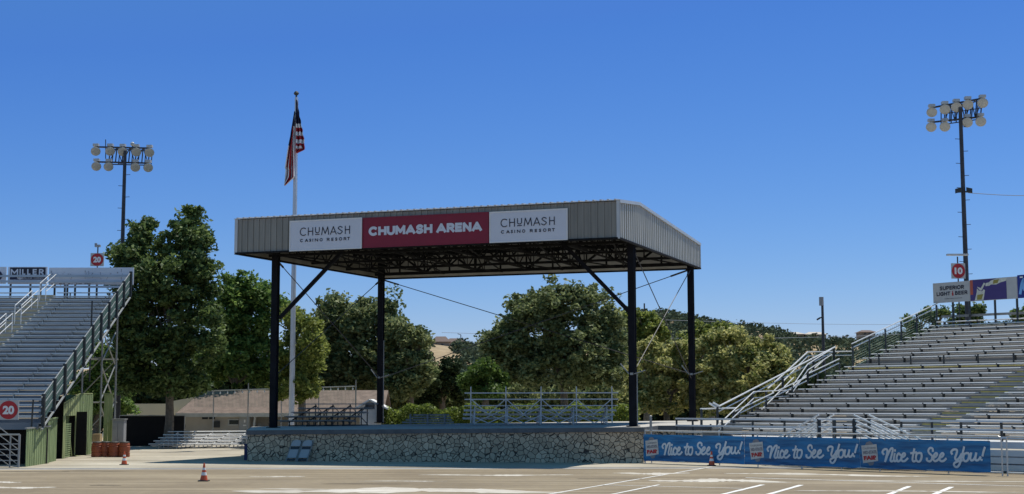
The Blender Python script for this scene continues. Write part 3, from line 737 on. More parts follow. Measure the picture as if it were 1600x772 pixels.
g.build('peeled_scrap','logo_grey',t)
def number_sign(name,pxl,pyt,pxr,pyb,D,num,label,face=(0,-1,0),square='sign_grey',stem=None,camera=False):
    p0=at(pxl,pyb,D);p1=at(pxr,pyt,D); w_=(p1-p0).x; h=p1.z-p0.z
    f=Vector(face).normalized(); U=Vector((-f.y,f.x,0)); 
    if abs(U.x)>1e-6: w_=w_/abs(U.x) if abs(U.x)>.3 else w_
    pl=Plane((p0.x,D,p0.z),U,(0,0,1),f)
    t=thing(name,(p0.x+w_/2,D,p0.z),label,'number sign')
    g=MB(); panel(g,pl,0,0,w_,h,-.05,0); g.build('board',square,t)
    g=MB(); vs=[pl.p(w_/2+.47*w_*math.cos(2*math.pi*i/32),h/2+.47*h*math.sin(2*math.pi*i/32),.01) for i in range(32)]; g.add(vs,[tuple(range(32))]); g.build('red_disc','red_sign',t)
    g=MB(); add_text(g,pl,num,w_*.22,h*.28,w_*.79,h*.72,.05,.02); g.build('numerals','white',t)
    if stem:
        c=pl.p(w_/2,0,-.08); g=MB(); g.tube((c.x,c.y,stem),(c.x,c.y,p1.z+.35),.035,n=6); g.build('post','post_dark',t)
        if not camera: g=MB(); g.box((c.x,c.y-.05,p1.z+.40),(.28,.2,.12)); g.box((c.x-.1,c.y-.05,p1.z+.5),(.12,.1,.1)); g.build('floodlight','cabinet',t)
        else:
            g=MB(); q=Vector((c.x,c.y,p1.z+.45)); g.box(q,(1.1,.22,.09),(U,f,Z)); g.build('light_bar','housing',t)
    return t
number_sign('number_sign',141,395.5,162.5,416,SD,'20','smaller red round number 20 board on a post above the long blank sign',stem=zt_+1)
number_sign('number_sign',-3,625.5,29.5,656,59.7,'20','larger red round number 20 board on the front of the left bleachers')

# --- right stand
re_=Vector((math.cos(R(-45.5)),math.sin(R(-45.5)),0)); rb=Vector((.80,.60,0)).normalized(); RP=Vector((8.85,63.6,0))
Rrun,Rrise,Rz0,Rn=.66,.217,1.15,25
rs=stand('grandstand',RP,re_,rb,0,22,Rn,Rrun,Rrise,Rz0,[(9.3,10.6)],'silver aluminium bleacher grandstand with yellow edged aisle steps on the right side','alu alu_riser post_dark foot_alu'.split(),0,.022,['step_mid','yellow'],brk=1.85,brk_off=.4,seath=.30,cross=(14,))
def rpt(i,t=0,dz=0): return RP+rb*(Rrun*i)+re_*t+Z*(Rz0+Rrise*i+dz)
# yellow walkway edge
g=MB(); a=rpt(14,0,.006); b=rpt(14,22,.006); plank(g,a-rb*.004,b-rb*.004,-rb,.10,.05,0,.02); g.build('walkway_edge','yellow',rs)
# front fascia below first row + front walkway + skirt planks
g=MB(); plank(g,rpt(0,0,-.02)-rb*1.25,rpt(0,22,-.02)-rb*1.25,-rb,1.25,.05,0,.02)
for k in range(4): g.box((rpt(0,0)+rpt(0,22))/2-rb*1.22+Z*(-.17-.27*k),(22,.03,.22),(re_,rb,Z),0)
g.build('front_walkway','alu',rs)
fw=lambda t,dz=0:rpt(0,t,dz)-rb*1.2
# front guard rail with dark posts

tt=[-.9,0,1.6,3.2,4.8,6.4,10.2,11.5,12.7,14.3,15.9,17.5,19.2,21,22]
g=MB()
for t_ in tt: g=MB(); g.bar(fw(t_,-.25),fw(t_,.72),.08); g.build('guard_post','post_dark',rs)
g=MB()
for dz in(.70,.40,.12):
    for a,b in((-.9,7.2),(10.2,22)): g.bar(fw(a,dz)-rb*.05,fw(b,dz)-rb*.05,.05,.07)
g.build('guard_rail','rail_white',rs)
# mid walkway guard posts
g=MB()
for t_ in (1.2,2.9,4.6,6.3,8.0,11.6,13.4,15.2,17): g=MB(); g.bar(rpt(15,t_,-.2)-rb*.02,rpt(15,t_,.32)-rb*.02,.06); g.build('riser_post','post_dark',rs)
# left side railing, following the seat ends
def rail(mb,P,Q,dzs,r=.033,off=0):
    for dz in dzs: mb.tube(Vector(P)+Z*dz,Vector(Q)+Z*dz,r,n=6)
g=MB(); rail(g,rpt(2.2,-.1,0),rpt(6.2,-.1,0),(.50,.32),.026); rail(g,rpt(6.6,-.1,0),rpt(9.6,-.1,0),(.50,.32),.026); rail(g,rpt(9.9,-.1,0),rpt(13.2,-.1,0),(.62,.42),.026); rail(g,rpt(14.6,-.1,0),rpt(25,-.1,0),(1.05,.85),.028); g.build('side_rail','rail_white',rs)
g=MB()
for i in(0,2.7,5.4,8.1,10.8,13.2,14.7,16.6,18.5,20.4,22.3,24.8): g=MB(); g.bar(rpt(i,-.1,-.3),rpt(i,-.1,1.0 if i>14 else .46),.075); g.build('side_post','post_dark',rs)
g=MB()
for k in range(0,44): a=rpt(14.6+k*.24,-.1,0); g.tube(a,a+Z*.95,.006,n=3)
for k in range(1,8): g.tube(rpt(14.6,-.1,k*.12),rpt(25,-.1,k*.12),.006,n=3)
g.build('side_mesh','mesh_green',rs)
g=MB(); p=[rpt(14,-.15,-.1),rpt(25,-.15,-.1)]; g.extr([p[0],p[1],Vector((p[1].x,p[1].y,0)),Vector((p[0].x,p[0].y,0))],re_*-.04); g.build('side_screen','mesh_green',rs)
# access stair on the outside of the left end
def apx(px,py,D): return at(px,py,D)
sa=thing('access_stair',rpt(0,-2.0,-1.1),'white railed access stair climbing beside the left end of the right bleachers','stairs')
A0=at(1121,636,63.0);A1=at(1305,542,73.5)
g=MB(); g.tube(A0,A1,.036,n=6); g.tube(A0-Z*.22,A1-Z*.2,.024,n=6)
B0=at(1122,664,61.5);B1=at(1178,612,65.5);B2=at(1190,609.5,66);B3=at(1234,609.5,67); B4=at(1262,569,69); B5=at(1300,545,73)
for d in(0,.28):
    g.path([B0-Z*d,B1-Z*d],.024); g.path([B1-Z*d,B3-Z*d,B4-Z*d,B5-Z*d],.024)
C0=at(1200,607,69);C1=at(1262,550,73);C2=at(1333,549,75)
g.path([C0,C1,C2],.035); g.path([C0-Z*.2+Vector((.2,0,0)),C1-Z*.2,C2-Z*.2],.03)
Dd=[(at(1190,640,66),at(1240,590,69)),(at(1228,615,68),at(1290,560,72))]
for p,q in Dd: g.tube(p,q,.028,n=6)
g.tube(at(1094,639,63),at(1150,637.5,63.5),.04,n=6); g.tube(at(1108,630,63),at(1120,637,63),.05,n=6); g.tube(at(1114,629,63),at(1124,635,63),.05,n=6)
g.build('handrail','rail_white',sa)
g=MB()
for px,yt,yb_,D in((1096,640,664,63),(1121,636,668,63),(1146,640,665,63.5),(1175,612,650,65.5),(1197,610,635,66.5),(1223,590,622,68),(1234,610,640,67),(1262,570,600,69.5),(1271,560,590,70.5),(1303,545,570,73)):
    g=MB(); g.bar(at(px,yt,D),at(px,yb_,D),.1); g.build('stair_post','post_dark',sa)
g=MB()
for k in range(12):
    c=at(1122,672,61.8).lerp(at(1262,606,70.5),k/11.); g.box(c-Z*.1,(1.3,.34,.06)); g.box(c-Z*.25+Vector((0,.15,0)),(1.3,.03,.24))
g.build('stair_tread','alu_riser',sa)
# front stairs with banks of white rails
def front_stair(tA,dirn,label,rails=4,L=2.6):
    th=thing('front_stair',fw(tA,-1.1)-rb*.6,label,'stairs')
    for off,nm in((.15,'rail_bank'),(1.05,'rail_bank')):
        g=MB()
        for k in range(rails):
            a=fw(tA,.92-.2*k)-rb*off; b=a+re_*(dirn*L)-Z*1.25
            g.tube(a,b,.034,n=6)
        g.build(nm,'rail_white',th)
    for off in(.15,1.05):
        g=MB(); a=fw(tA,0)-rb*off; g.bar(a-Z*1.1,a+Z*.76,.13); g.build('newel_post','post_dark',th)
        g=MB(); a=a+re_*dirn*L; g.bar(Vector((a.x,a.y,0)),Vector((a.x,a.y,.75)),.06); g.build('foot_post','galv',th)
    g=MB()
    for k in range(6):
        a=fw(tA,-.05-.19*k)-rb*.6+re_*(dirn*(.25+.38*k)); g.box(a,(.36,.85,.04),(re_,rb,Z))
    g.build('tread','alu',th)
front_stair(7.3,-1,'left flight of bleacher front stairs with dull parallel rails, behind the blue banners')
front_stair(8.9,1,'right flight of bleacher front stairs with bright white parallel rails, below the aisle',L=3.0)
g=MB(); g.box(fw(8.1,-.07)-rb*.6,(1.6,1.1,.05),(re_,rb,Z)); g.bar(fw(7.3,.74)-rb*1.1,fw(8.9,.74)-rb*1.1,.05); g.bar(fw(7.3,.45)-rb*1.1,fw(8.9,.45)-rb*1.1,.05); g.build('stair_landing','alu',rs)

# billboards along the top of the right stand
e2=Vector((math.cos(R(-51)),math.sin(R(-51)),0)); TO=at(1458,458,rpt(25).y+.3); TO=Vector((TO.x,TO.y,0))
nf=Vector((e2.y,-e2.x,0)); nf=nf if nf.y<0 else -nf
TP=Plane(TO,e2,Z,nf)
def tsv(px,py): return hit(px,py,(TO.x,TO.y),(e2.x,e2.y))
def top_sign(pxl,pxr,ytl,ybl,ytr,ybr,m,label):
    s0=tsv(pxl,(ytl+ybl)/2)[0]; s1=tsv(pxr,(ytr+ybr)/2)[0]; v1=(tsv(pxl,ytl)[1]+tsv(pxr,ytr)[1])/2; v0=(tsv(pxl,ybl)[1]+tsv(pxr,ybr)[1])/2
    t=thing('billboard',TP.p((s0+s1)/2,v0),label,'sign'); g=MB(); panel(g,TP,s0,v0,s1,v1,-.06,0); g.build('panel',m,t)
    g=MB()
    for s in ((s0+s1)/2,s1-.1): g=MB(); q=TP.p(s,0,-.12); g.bar((q.x,q.y,v0-1.9),(q.x,q.y,v1-.1),.09); g.build('support_post','post_dark',t)
    return t,s0,v0,s1,v1
t,s0,v0,s1,v1=top_sign(1458,1514.8,443,473.5,438.6,471,'sign_grey','pale board reading SUPERIOR LIGHT BEER above the right bleachers')
w_=s1-s0;h=v1-v0; g=MB()
stroke_text(g,TP,'SUPERIOR',s0+w_*.19,v0+h*.62,s0+w_*.86,v0+h*.82,.045,.012,.4); stroke_text(g,TP,'LIGHT',s0+w_*.10,v0+h*.34,s0+w_*.48,v0+h*.54,.045,.012,.4); stroke_text(g,TP,'BEER',s0+w_*.61,v0+h*.34,s0+w_*.95,v0+h*.54,.045,.012,.4)
k=.32
while k<.78: rect(g,TP,s0+w_*k,v0+h*.17,s0+w_*(k+.02),v0+h*.20,.01); k+=.035
g.build('lettering','ink',t)
g=MB(); rect(g,TP,s0+w_*.525,v0+h*.32,s0+w_*.565,v0+h*.47,.01); rect(g,TP,s0+w_*.535,v0+h*.47,s0+w_*.555,v0+h*.56,.01); g.build('bottle_mark','red_sign',t)
t,s0,v0,s1,v1=top_sign(1515.5,1589,438.4,471,431,466.5,'sign_grey','purple advertising board showing a bottle pouring beer into a glass')
w_=s1-s0;h=v1-v0; g=MB(); rect(g,TP,s0+.02,v0+.02,s0+w_*.785,v1-.02,.006,0); rect(g,TP,s0+.02,v0+h*.3,s0+w_*.07,v1-.02,.009,1); g.build('purple_field',['purple','coral'],t)
g=MB(); P=lambda a,b,n=.012:TP.p(s0+w_*a,v0+h*b,n)
g.add([P(.10,.02),P(.29,.04),P(.33,.48),P(.28,.55),P(.16,.66),P(.15,.40)],[(0,1,2,3,4,5)])
g.build('glass_picture','beer_pale',t)
g=MB(); g.add([P(.15,.05,.016),P(.25,.06,.016),P(.29,.3,.016),P(.16,.28,.016)],[(0,1,2,3)],0); ribbon(g,TP,[(s0+w_*.24,v0+h*.5),(s0+w_*.32,v0+h*.78)],.10,.018,1); ribbon(g,TP,[(s0+w_*.16,v0+h*.62),(s0+w_*.20,v0+h*.5),(s0+w_*.26,v0+h*.45),(s0+w_*.30,v0+h*.55)],.05,.017,2); g.build('beer_fill',['label_yellow','beer_pale','purple'],t)
g=MB(); g.add([P(.34,.66),P(.42,.66),P(.46,.72),P(.57,.70),P(.66,.78),P(.78,.84),P(.80,.98),P(.66,.98),P(.57,.97),P(.46,.90),P(.42,.82),P(.35,.80)],[(0,1,2,3,9,10,11),(3,4,5,6,7,8,9)]); g.build('bottle_picture','beer_pale',t)
g=MB(); g.add([P(.50,.74,.016),P(.60,.76,.016),P(.64,.93,.016),P(.52,.92,.016)],[(0,1,2,3)]); g.build('bottle_label','label_yellow',t)
t,s0,v0,s1,v1=top_sign(1590,1660,431,466.2,423.5,461.5,'ad_blue','deep blue advertising board cut by the right edge of the photo')
w_=s1-s0;h=v1-v0; g=MB(); ribbon(g,TP,catmull([(s0+w_*.06,v0+h*.2),(s0+w_*.10,v0+h*.6),(s0+w_*.16,v0+h*.8),(s0+w_*.14,v0+h*.4),(s0+w_*.22,v0+h*.3)]),.14,.012); ribbon(g,TP,[(s0+w_*.07,v0+h*.9),(s0+w_*.12,v0+h*.9)],.07,.012,1); g.build('light_motif',['ad_light','white'],t)
# rail beneath the billboards
g=MB(); g.bar(rpt(25,0,.35)+rb*.1,rpt(25,22,.35)+rb*.1,.05,.12); g.build('back_rail','alu_riser',rs)
# number 10
p0=at(1487,435,TO.y-.4); 
number_sign('number_sign',1487,411.3,1508,435.3,TO.y+.0,'10','red round number 10 on a square board beneath a flat light bar',stem=5.5,camera=True)

# ------------------------------------------------------------------ crowd barriers and banners
fu=Vector((math.cos(-.7608),math.sin(-.7608),0)); FO=Vector((5.6435,61.2156,0)); fnv=Vector((fu.y,-fu.x,0)); fnv=fnv if fnv.y<0 else -fnv
def fv(px,py): return hit(px,py,(FO.x,FO.y),(fu.x,fu.y))
BP=Plane(FO,fu,Z,fnv)
FH=1.37
def barrier(pxl,pxr,posts,label,rl=False,rr_=False):
    s0=fv(pxl,700)[0]; s1=fv(pxr,700)[0]
    t=thing('crowd_barrier',BP.p((s0+s1)/2,0),label,'barrier','grey tube barriers in front of the right bleachers')
    g=MB(); r=.03
    g.tube(BP.p(s0+(.12 if rl else 0),FH),BP.p(s1-(.12 if rr_ else 0),FH),r,n=8); g.tube(BP.p(s0,.12),BP.p(s1,.12),r,n=8)
    for s,c,sg in((s0,rl,1),(s1,rr_,-1)):
        g.tube(BP.p(s,0),BP.p(s,FH-(.12 if c else 0)),r,n=8)
        if c: g.path([BP.p(s,FH-.12),BP.p(s+sg*.035,FH-.035),BP.p(s+sg*.12,FH)],r,8)
    g.build('frame','rail_steel',t)
    for p in posts:
        s=fv(p,700)[0]; g=MB(); g.bar(BP.p(s,.02,-.04),BP.p(s,FH+.03,-.04),.09,.04); g.build('post','rail_steel',t)
    return t,s0,s1
barrier(1008,1252,[1017,1123,1183],'grey tube barrier behind the leftmost banner, starting at the stage wall corner')
barrier(1253,1565,[1313,1373,1480],'long grey tube barrier behind the middle and right banners, with a rounded right end',rr_=True)
t,s0,s1=barrier(1573,1690,[1650],'bare grey tube barrier without banner at the right edge of the photo',rl=True)
g=MB()
for k in range(5): g.box(BP.p(fv(1620,700)[0],.22+.25*k,-2.2),(7,.02,.2),(fu,fnv,Z))
# banner strokes traced in banner units
zx=lambda x,y:(x,(y-(45+x*.016))/((415+x*.03)-(45+x*.016)))
STR=[[(305,238),(292,212),(312,182),(345,180),(350,215),(338,270),(325,325)],[(330,315),(352,250),(385,185),(410,165),(420,180),(405,240),(388,300),(395,325),(412,322)],
[(440,232),(428,290),(432,318),(450,322),(470,300)],[(448,186),(445,198)],[(510,246),(492,228),(470,255),(462,300),(478,325),(505,315),(520,290)],
[(520,284),(555,262),(568,238),(552,225),(530,250),(520,295),(535,322),(565,318),(595,290)],[(685,175),(665,250),(655,300),(665,325),(690,318)],[(640,225),(705,215)],
[(745,222),(712,232),(698,290),(715,325),(745,320),(765,270),(762,228),(745,222)],[(905,198),(900,168),(872,160),(848,190),(858,225),(890,255),(885,300),(855,325),(825,310),(825,288)],
[(905,285),(940,262),(955,235),(940,222),(915,250),(905,295),(922,320),(950,312),(975,290)],[(978,282),(1015,262),(1030,235),(1015,222),(990,248),(980,295),(998,320),(1030,315),(1058,290)],
[(1130,232),(1122,205),(1150,178),(1185,185),(1180,230),(1165,280),(1180,305),(1210,280),(1235,235)],[(1270,150),(1250,220),(1230,290),(1215,350),(1185,390),(1155,380),(1150,350),(1185,325),(1240,310)],
[(1300,220),(1268,235),(1258,290),(1275,318),(1305,310),(1325,265),(1320,225),(1300,220)],[(1350,222),(1340,280),(1350,308),(1375,300),(1395,262),(1405,222)],[(1405,222),(1395,280),(1405,308),(1430,300),(1450,270)],
[(1505,152),(1485,210),(1475,252)],[(1463,298),(1461,304)]]
def wave(u): return .012*math.sin(u*2.3)+.008*math.sin(u*5.1+1)
def banner(pxl,pxr,label,x0,x1):
    s0=fv(pxl,700)[0]; s1=fv(pxr,700)[0]; z0,z1=.09,1.215
    t=thing('banner',BP.p((s0+s1)/2,z0),label,'banner','blue banners tied along the barrier')
    g=MB(); n=60; m=8; vs=[]
    for j in range(m+1):
        for i in range(n+1):
            u=s0+(s1-s0)*i/n; v=j/m
            bn=.05+wave(u)+.018*math.sin(v*7+u*1.7)*(1-v)+.01*math.sin(u*9+v*3)
            z=z0+(z1-z0)*v+(.035*abs(math.sin(u*1.9)) if j==0 else 0)
            vs.append(BP.p(u,z,bn))
    g.add(vs,[(j*(n+1)+i,j*(n+1)+i+1,(j+1)*(n+1)+i+1,(j+1)*(n+1)+i) for j in range(m) for i in range(n)])
    o=g.build('cloth','banner_blue',t,smooth=True)
    class WP:   # lettering lies on the rippled cloth
        @staticmethod
        def p(u,v,nn=0):
            vv=(v-z0)/(z1-z0); return BP.p(u,v,.05+wave(u)+.018*math.sin(vv*7+u*1.7)*(1-vv)+.01*math.sin(u*9+vv*3)+nn)
    fx_=lambda x,y:(s0+(s1-s0)*(x-x0)/(x1-x0),z1-(z1-z0)*zx(x,y)[1])
    for q in range(6):
        u=s0+.06+(s1-s0-.12)*q/5; g=MB(); g.tube(BP.p(u,z1-.03,.075),BP.p(u+.01,FH,.03),.008,n=4); g.lathe(BP.p(u,z1-.035,.055+wave(u)),fnv,[(0,.022),(.012,.018)],8); g.build('tie','galv',t)
    g=MB(); k=0
    for S_ in STR:
        q=[fx_(*p) for p in catmull(S_,5)]; ribbon(g,WP,q,(s1-s0)*24/(x1-x0),.016+.0006*k); k+=1
    g.build('lettering','banner_text',t)
    g=MB(); P=lambda x,y,n=.012:WP.p(*fx_(x,y),n)
    vs=[];NN=8
    for j in range(NN+1):
        for i in range(NN+1):
            a_,b_=i/NN,j/NN; xt=22+(218-22)*a_; yt=135+(115-135)*a_; xb=40+(235-40)*a_; yb_=350+(320-350)*a_
            vs.append(P(xt+(xb-xt)*b_,yt+(yb_-yt)*b_,.012))
    g.add(vs,[((j+1)*(NN+1)+i,(j+1)*(NN+1)+i+1,j*(NN+1)+i+1,j*(NN+1)+i) for j in range(NN) for i in range(NN)],0)
    g.add([P(70,128,.013),P(85,95,.013),P(130,80,.013),P(160,100,.013),P(170,120,.013)],[(0,1,2,3,4)],1); g.add([P(185,330,.013),P(165,372,.013),P(125,380,.013),P(95,345,.013)],[(0,1,2,3)],1)
    g.build('logo_plaque',['logo_plaque','logo_grey'],t)
    g=MB()
    def tx(s,x_0,y_0,x_1,y_1,mi,b):
        v,f=text2d(s,b); a=np.array(v); k=(a-a.min(0))/(a.max(0)-a.min(0))
        g.add([P(x_0+(x_1-x_0)*q[0]-8*(1-q[1])*-1,y_1+(y_0-y_1)*q[1]-12*q[0],.022) for q in k],f,mi)
    tx('CALIFORNIA',38,160,205,182,0,.01); tx('MID-STATE',42,200,212,242,0,.05); tx('FAIR',48,262,222,315,1,.06)
    g.build('logo_lettering',['logo_grey','red_sign'],t)
    return t
banner(1007,1164,'leftmost blue Nice to See You banner, beside the flagstone stage wall and behind a cone',10-20,1470+60)
banner(1164.3,1344,'middle blue Nice to See You banner, between two others on the barrier',10-60,1530)
banner(1344.3,1548,'rightmost blue Nice to See You banner, creased at its lower right corner',0,1560)

# ------------------------------------------------------------------ floodlight masts
def mast(name,pxb,pyb,pxt,pyt,D,lamps,label,face,skew,r=.17):
    b=at(pxb,pyb,D); top=at(pxt,pyt,D); x=(b.x); zt_=top.z
    t=thing(name,(x,D,0),label,'floodlight mast')
    g=MB(); g.tube((x,D,0),(x,D,zt_),r,r*.62,12); g.build('pole','pole_grey',t)
    g=MB(); z=9.0
    while z<zt_-.6: sd=1 if int(z/.7)%2 else -1; g.bar((x,D,z),(x+sd*.36,D,z+.02),.03); z+=.7
    g.build('climbing_peg','pole_grey',t)
    f=Vector(face).normalized(); ex=Vector((1,skew,0)).normalized()
    pos=[]
    for (px,py) in lamps:
        p=at(px,py,D); dx=p.x-x; p2=Vector((x+dx*ex.x,D+dx*ex.y,p.z)); k=p2.y/p.y; p2=Vector((0,0,HC))+(p-Vector((0,0,HC)))*k; pos.append(p2)
    return t,x,zt_,f,ex,pos
def lamp(t,p,f):
    g=MB(); g.lathe(p-f*.42,f,[(0,.06),(.05,.12),(.2,.20),(.36,.28),(.42,.30)],16); g.box(p-f*.42+Z*.26,(.34,.3,.16)); g.bar(p-f*.42,p-f*.42+Z*.26,.08)
    o=g.build('floodlight','housing',t)
    g=MB(); g.lathe(p,f,[(0,.285),(.03,.27),(.05,.15)],16); g.build('lens','lens',o)
LDm=88
lt,x,zt_,f,ex,pos=mast('floodlight_mast',190.6,410,194.3,236,LDm,[(149.5,236.5),(172,236.5),(191.5,237),(213,237.5),(233.5,238.5),(150.5,260),(169.5,260.5),(211.5,261.5),(231.5,262)],'dark floodlight mast with nine pale lamps behind the left bleachers',(.25,-1,-.55),.05)
for p in pos: lamp(lt,p,f)
g=MB()
for row,(a,b) in enumerate(((0,4),(5,8))):
    A=pos[a]-f*.5+Z*.12;B=pos[b]-f*.5+Z*.12; g.bar(A,B,.11,.09)
T0,T1=pos[1]-f*.5+Z*.1,pos[4]-f*.5+Z*.1; U0,U1=pos[6]-f*.5+Z*.1,pos[8]-f*.5+Z*.1
for k in range(7):
    a,b=T0.lerp(T1,k/6),U0.lerp(U1,k/6); g.bar(a,b,.06)
    if k<6: c=U0.lerp(U1,(k+1)/6); d=T0.lerp(T1,(k+1)/6); (g.bar(a,c,.045) if k%2 else g.bar(b,d,.045)); 
    a2=a+Vector((0,.7,0)); b2=b+Vector((0,.7,0)); g.bar(a2,b2,.05); g.bar(a,a2,.04)
g.bar(T0+Vector((0,.7,0)),T1+Vector((0,.7,0)),.06); g.bar(U0+Vector((0,.7,0)),U1+Vector((0,.7,0)),.06)
g.build('lamp_frame','pole_grey',lt)
q=at(165,248,LDm); q2=at(165,218,LDm); g=MB(); g.tube(q,q2,.03,n=5); q=at(207,238,LDm);q2=at(207,226,LDm); g.tube(q,q2,.04,n=5); g.build('antenna','pole_grey',lt)
g=MB(); g.lathe(at(207,225,LDm),(0,0,1),[(-.12,.06),(-.05,.13),(.05,.13),(.12,.04)]); g.build('beacon','lens',lt)
RDm=80
rt,x,zt_,f,ex,pos=mast('floodlight_mast',1512,494,1501,168,RDm,[(1456,175.5),(1476.5,171),(1494.5,167.5),(1512.5,163.5),(1535.5,161),(1455,198.5),(1476.5,198),(1511.5,191.5),(1532.5,190)],'dark floodlight mast with nine pale lamps and two small floods, behind the right bleachers',(-.3,-1,-.55),-.3,.17)
for p in pos: lamp(rt,p,f)
g=MB()
for a,b in((0,4),(5,8)): g.bar(pos[a]-f*.5+Z*.12,pos[b]-f*.5+Z*.12,.11,.09)
T0,T1=pos[1]-f*.5+Z*.1,pos[4]-f*.5+Z*.1; U0,U1=pos[6]-f*.5+Z*.1,pos[8]-f*.5+Z*.1
for k in range(8):
    a,b=T0.lerp(T1,k/7),U0.lerp(U1,k/7); g.bar(a,b,.06)
    if k<7: c=U0.lerp(U1,(k+1)/7); d=T0.lerp(T1,(k+1)/7); (g.bar(a,c,.045) if k%2 else g.bar(b,d,.045))
    a2=a+Vector((0,.7,0)); b2=b+Vector((0,.7,0)); g.bar(a2,b2,.05); g.bar(a,a2,.04)
m0=T0.lerp(U0,.5);m1_=T1.lerp(U1,.5); g.bar(m0,m1_,.04); g.bar(T0+Vector((0,.7,0)),T1+Vector((0,.7,0)),.05); g.bar(U0+Vector((0,.7,0)),U1+Vector((0,.7,0)),.05)
g.build('lamp_frame','pole_grey',rt)
zf=at(1507,298,RDm).z
for sx in(-1,1):
    g=MB(); c=Vector((x+sx*.3,RDm-.15,zf)); g.box(c,(.34,.22,.26),(Vector((.9,-.3*sx,-.25*sx)).normalized(),Vector((.3*sx,.95,0)).normalized(),Z)); g.bar((x,RDm,zf-.05),c-Z*.1,.08); g.build('small_floodlight','post_dark',rt)
g=MB(); a=Vector((x+.3,RDm,zf-.12)); b=at(1700,297,RDm+10); prev=a
for k in range(1,9):
    c=a.lerp(b,k/8); c.z-=.25*math.sin(math.pi*k/8); g.tube(prev,c,.02,n=4); prev=c
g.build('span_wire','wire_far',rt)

# cell pole
CD=125; p=at(1288,600,CD); zt_=at(1287.5,474,CD).z
cp=thing('antenna_pole',(p.x,CD,0),'slim pole with a pale antenna box and lamp arm against the hills','pole')
g=MB(); g.tube((p.x,CD,0),(p.x,CD,zt_),.17,.11,8); g.build('pole','pole_grey',cp)
g=MB(); g.tube((p.x-.08,CD,zt_-.2),(p.x-.08,CD,zt_+.55),.2,n=10); g.build('antenna_box','cabinet',cp)
g=MB(); q=at(1288,497,CD); g.bar((p.x,CD,q.z+.1),(p.x-.28,CD,q.z),.1); g.box((p.x-.36,CD,q.z-.06),(.34,.2,.14),(Vector((.85,0,.5)),Vector((0,1,0)),Vector((-.5,0,.85)))); g.build('lamp_arm','post_dark',cp)
# power lines
for (a,b,D,lab) in(((690,519.5),(1700,505),210,'thin power line crossing behind the stage above the tree tops'),((1040,500),(1700,500),240,'upper faint power line over the right hills')):
    A=at(*a,D);B=at(*b,D+20); g=MB(); prev=A
    for k in range(1,17):
        c=A.lerp(B,k/16); c.z-=1.6*math.sin(math.pi*k/16)*(.5 if D>220 else 1); g.tube(prev,c,.028,n=4); prev=c
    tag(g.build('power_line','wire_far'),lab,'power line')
p=at(1007,500,180); g=MB(); zt_=at(1007,474,180).z; g.tube((p.x,180,0),(p.x,180,zt_),.12,.1,6); g.bar((p.x-.8,180,zt_-1.3),(p.x+1.2,180,zt_-1.4),.1); tag(g.build('utility_pole','pole_grey'),'distant utility pole showing above the trees right of the front right column','pole')

# ------------------------------------------------------------------ small objects near the stage
# cones
def make_cone(p,label,hgt):
    t=thing('traffic_cone',p,label,'traffic cone','orange traffic cones on the track')
    s=hgt/.72; P=Vector(p)
    g=MB(); g.lathe(P+Z*.03,(0,0,1),[(0,.155*s),(.20*s,.115*s)],16); g.lathe(P+Z*(.03+.32*s),(0,0,1),[(0,.09*s),(.09*s,.073*s)],16); g.lathe(P+Z*(.03+.50*s),(0,0,1),[(0,.055*s),(.18*s,.03*s)],16); g.build('body','cone_orange',t)
    g=MB(); g.lathe(P+Z*(.03+.20*s),(0,0,1),[(0,.116*s),(.12*s,.091*s)],16); g.lathe(P+Z*(.03+.41*s),(0,0,1),[(0,.074*s),(.09*s,.056*s)],16); g.build('reflective_band','white',t)
    g=MB(); g.box(P+Z*.018,(.40*s,.40*s,.035)); g.build('base','post_dark',t); return t
c1=make_cone(gp(318.5,752),'largest orange and white traffic cone standing alone on the track left of the stage',.60)
q=gp(194,726.5); dup(c1,(q.x,q.y,0),'small traffic cone standing on the concrete in front of the orange barrels',scale=(.95,.95,.95))
q=gp(1112,728); dup(c1,(q.x,q.y,0),'dim traffic cone standing against the leftmost blue banner',scale=(1,1,1))
# folding chairs leaning on the wall
def folding_chair(px,label):
    b=gp(px,722); b.z=0; yw=63.9-(b.x+11.75)*(2.6/17.33)
    b.y=yw-.42; t=thing('folding_chair',b,label,'folding chair','folded chairs leaning on the stage wall')
    lean=Vector((.28,.36,1)).normalized(); X=Vector((1,-.1,0)).normalized(); N=X.cross(lean).normalized(); 
    ax=(X,-N,lean); H=1.05
    def P(a,h,n=0): return b+X*a+lean*h-N*n
    g=MB(); g.extr([P(-.20,.72,-.01),P(.20,.72,-.01),P(.20,.90,-.01),P(.15,.98,-.01),P(.06,1.01,-.01),P(-.06,1.01,-.01),P(-.15,.98,-.01),P(-.20,.90,-.01)],N*.035); g.build('backrest','chair_blue',t)
    g=MB(); g.box(P(0,.38,-.0),(.39,.04,.40),ax); g.build('seat','chair_blue',t)
    g=MB()
    for sx in(-.225,.225): g.tube(P(sx,.0),P(sx,1.0),.018,n=6); g.tube(P(sx*.92,.02,.07),P(sx*.92,.7,.06),.016,n=6)
    g.tube(P(-.225,1.0),P(.225,1.0),.018,n=6); g.tube(P(-.21,.12,.07),P(.21,.12,.07),.014,n=6); g.build('frame','galv',t)
    g=MB(); g.box(P(0,.645,-.0),(.36,.02,.12),ax); g.build('gap_shade','chair_gap_shade',t)  # dark strip standing in for the shaded gap between seat and back
    g=MB(); g.box(P(0,.1,0),(.36,.02,.08),ax); g.build('gap_shade','chair_gap_shade',t)  # same dark strip for the shaded gap below the seat
folding_chair(452,'left one of two blue grey folding chairs leaning on the flagstone wall')
folding_chair(470,'right one of two blue grey folding chairs leaning on the flagstone wall')
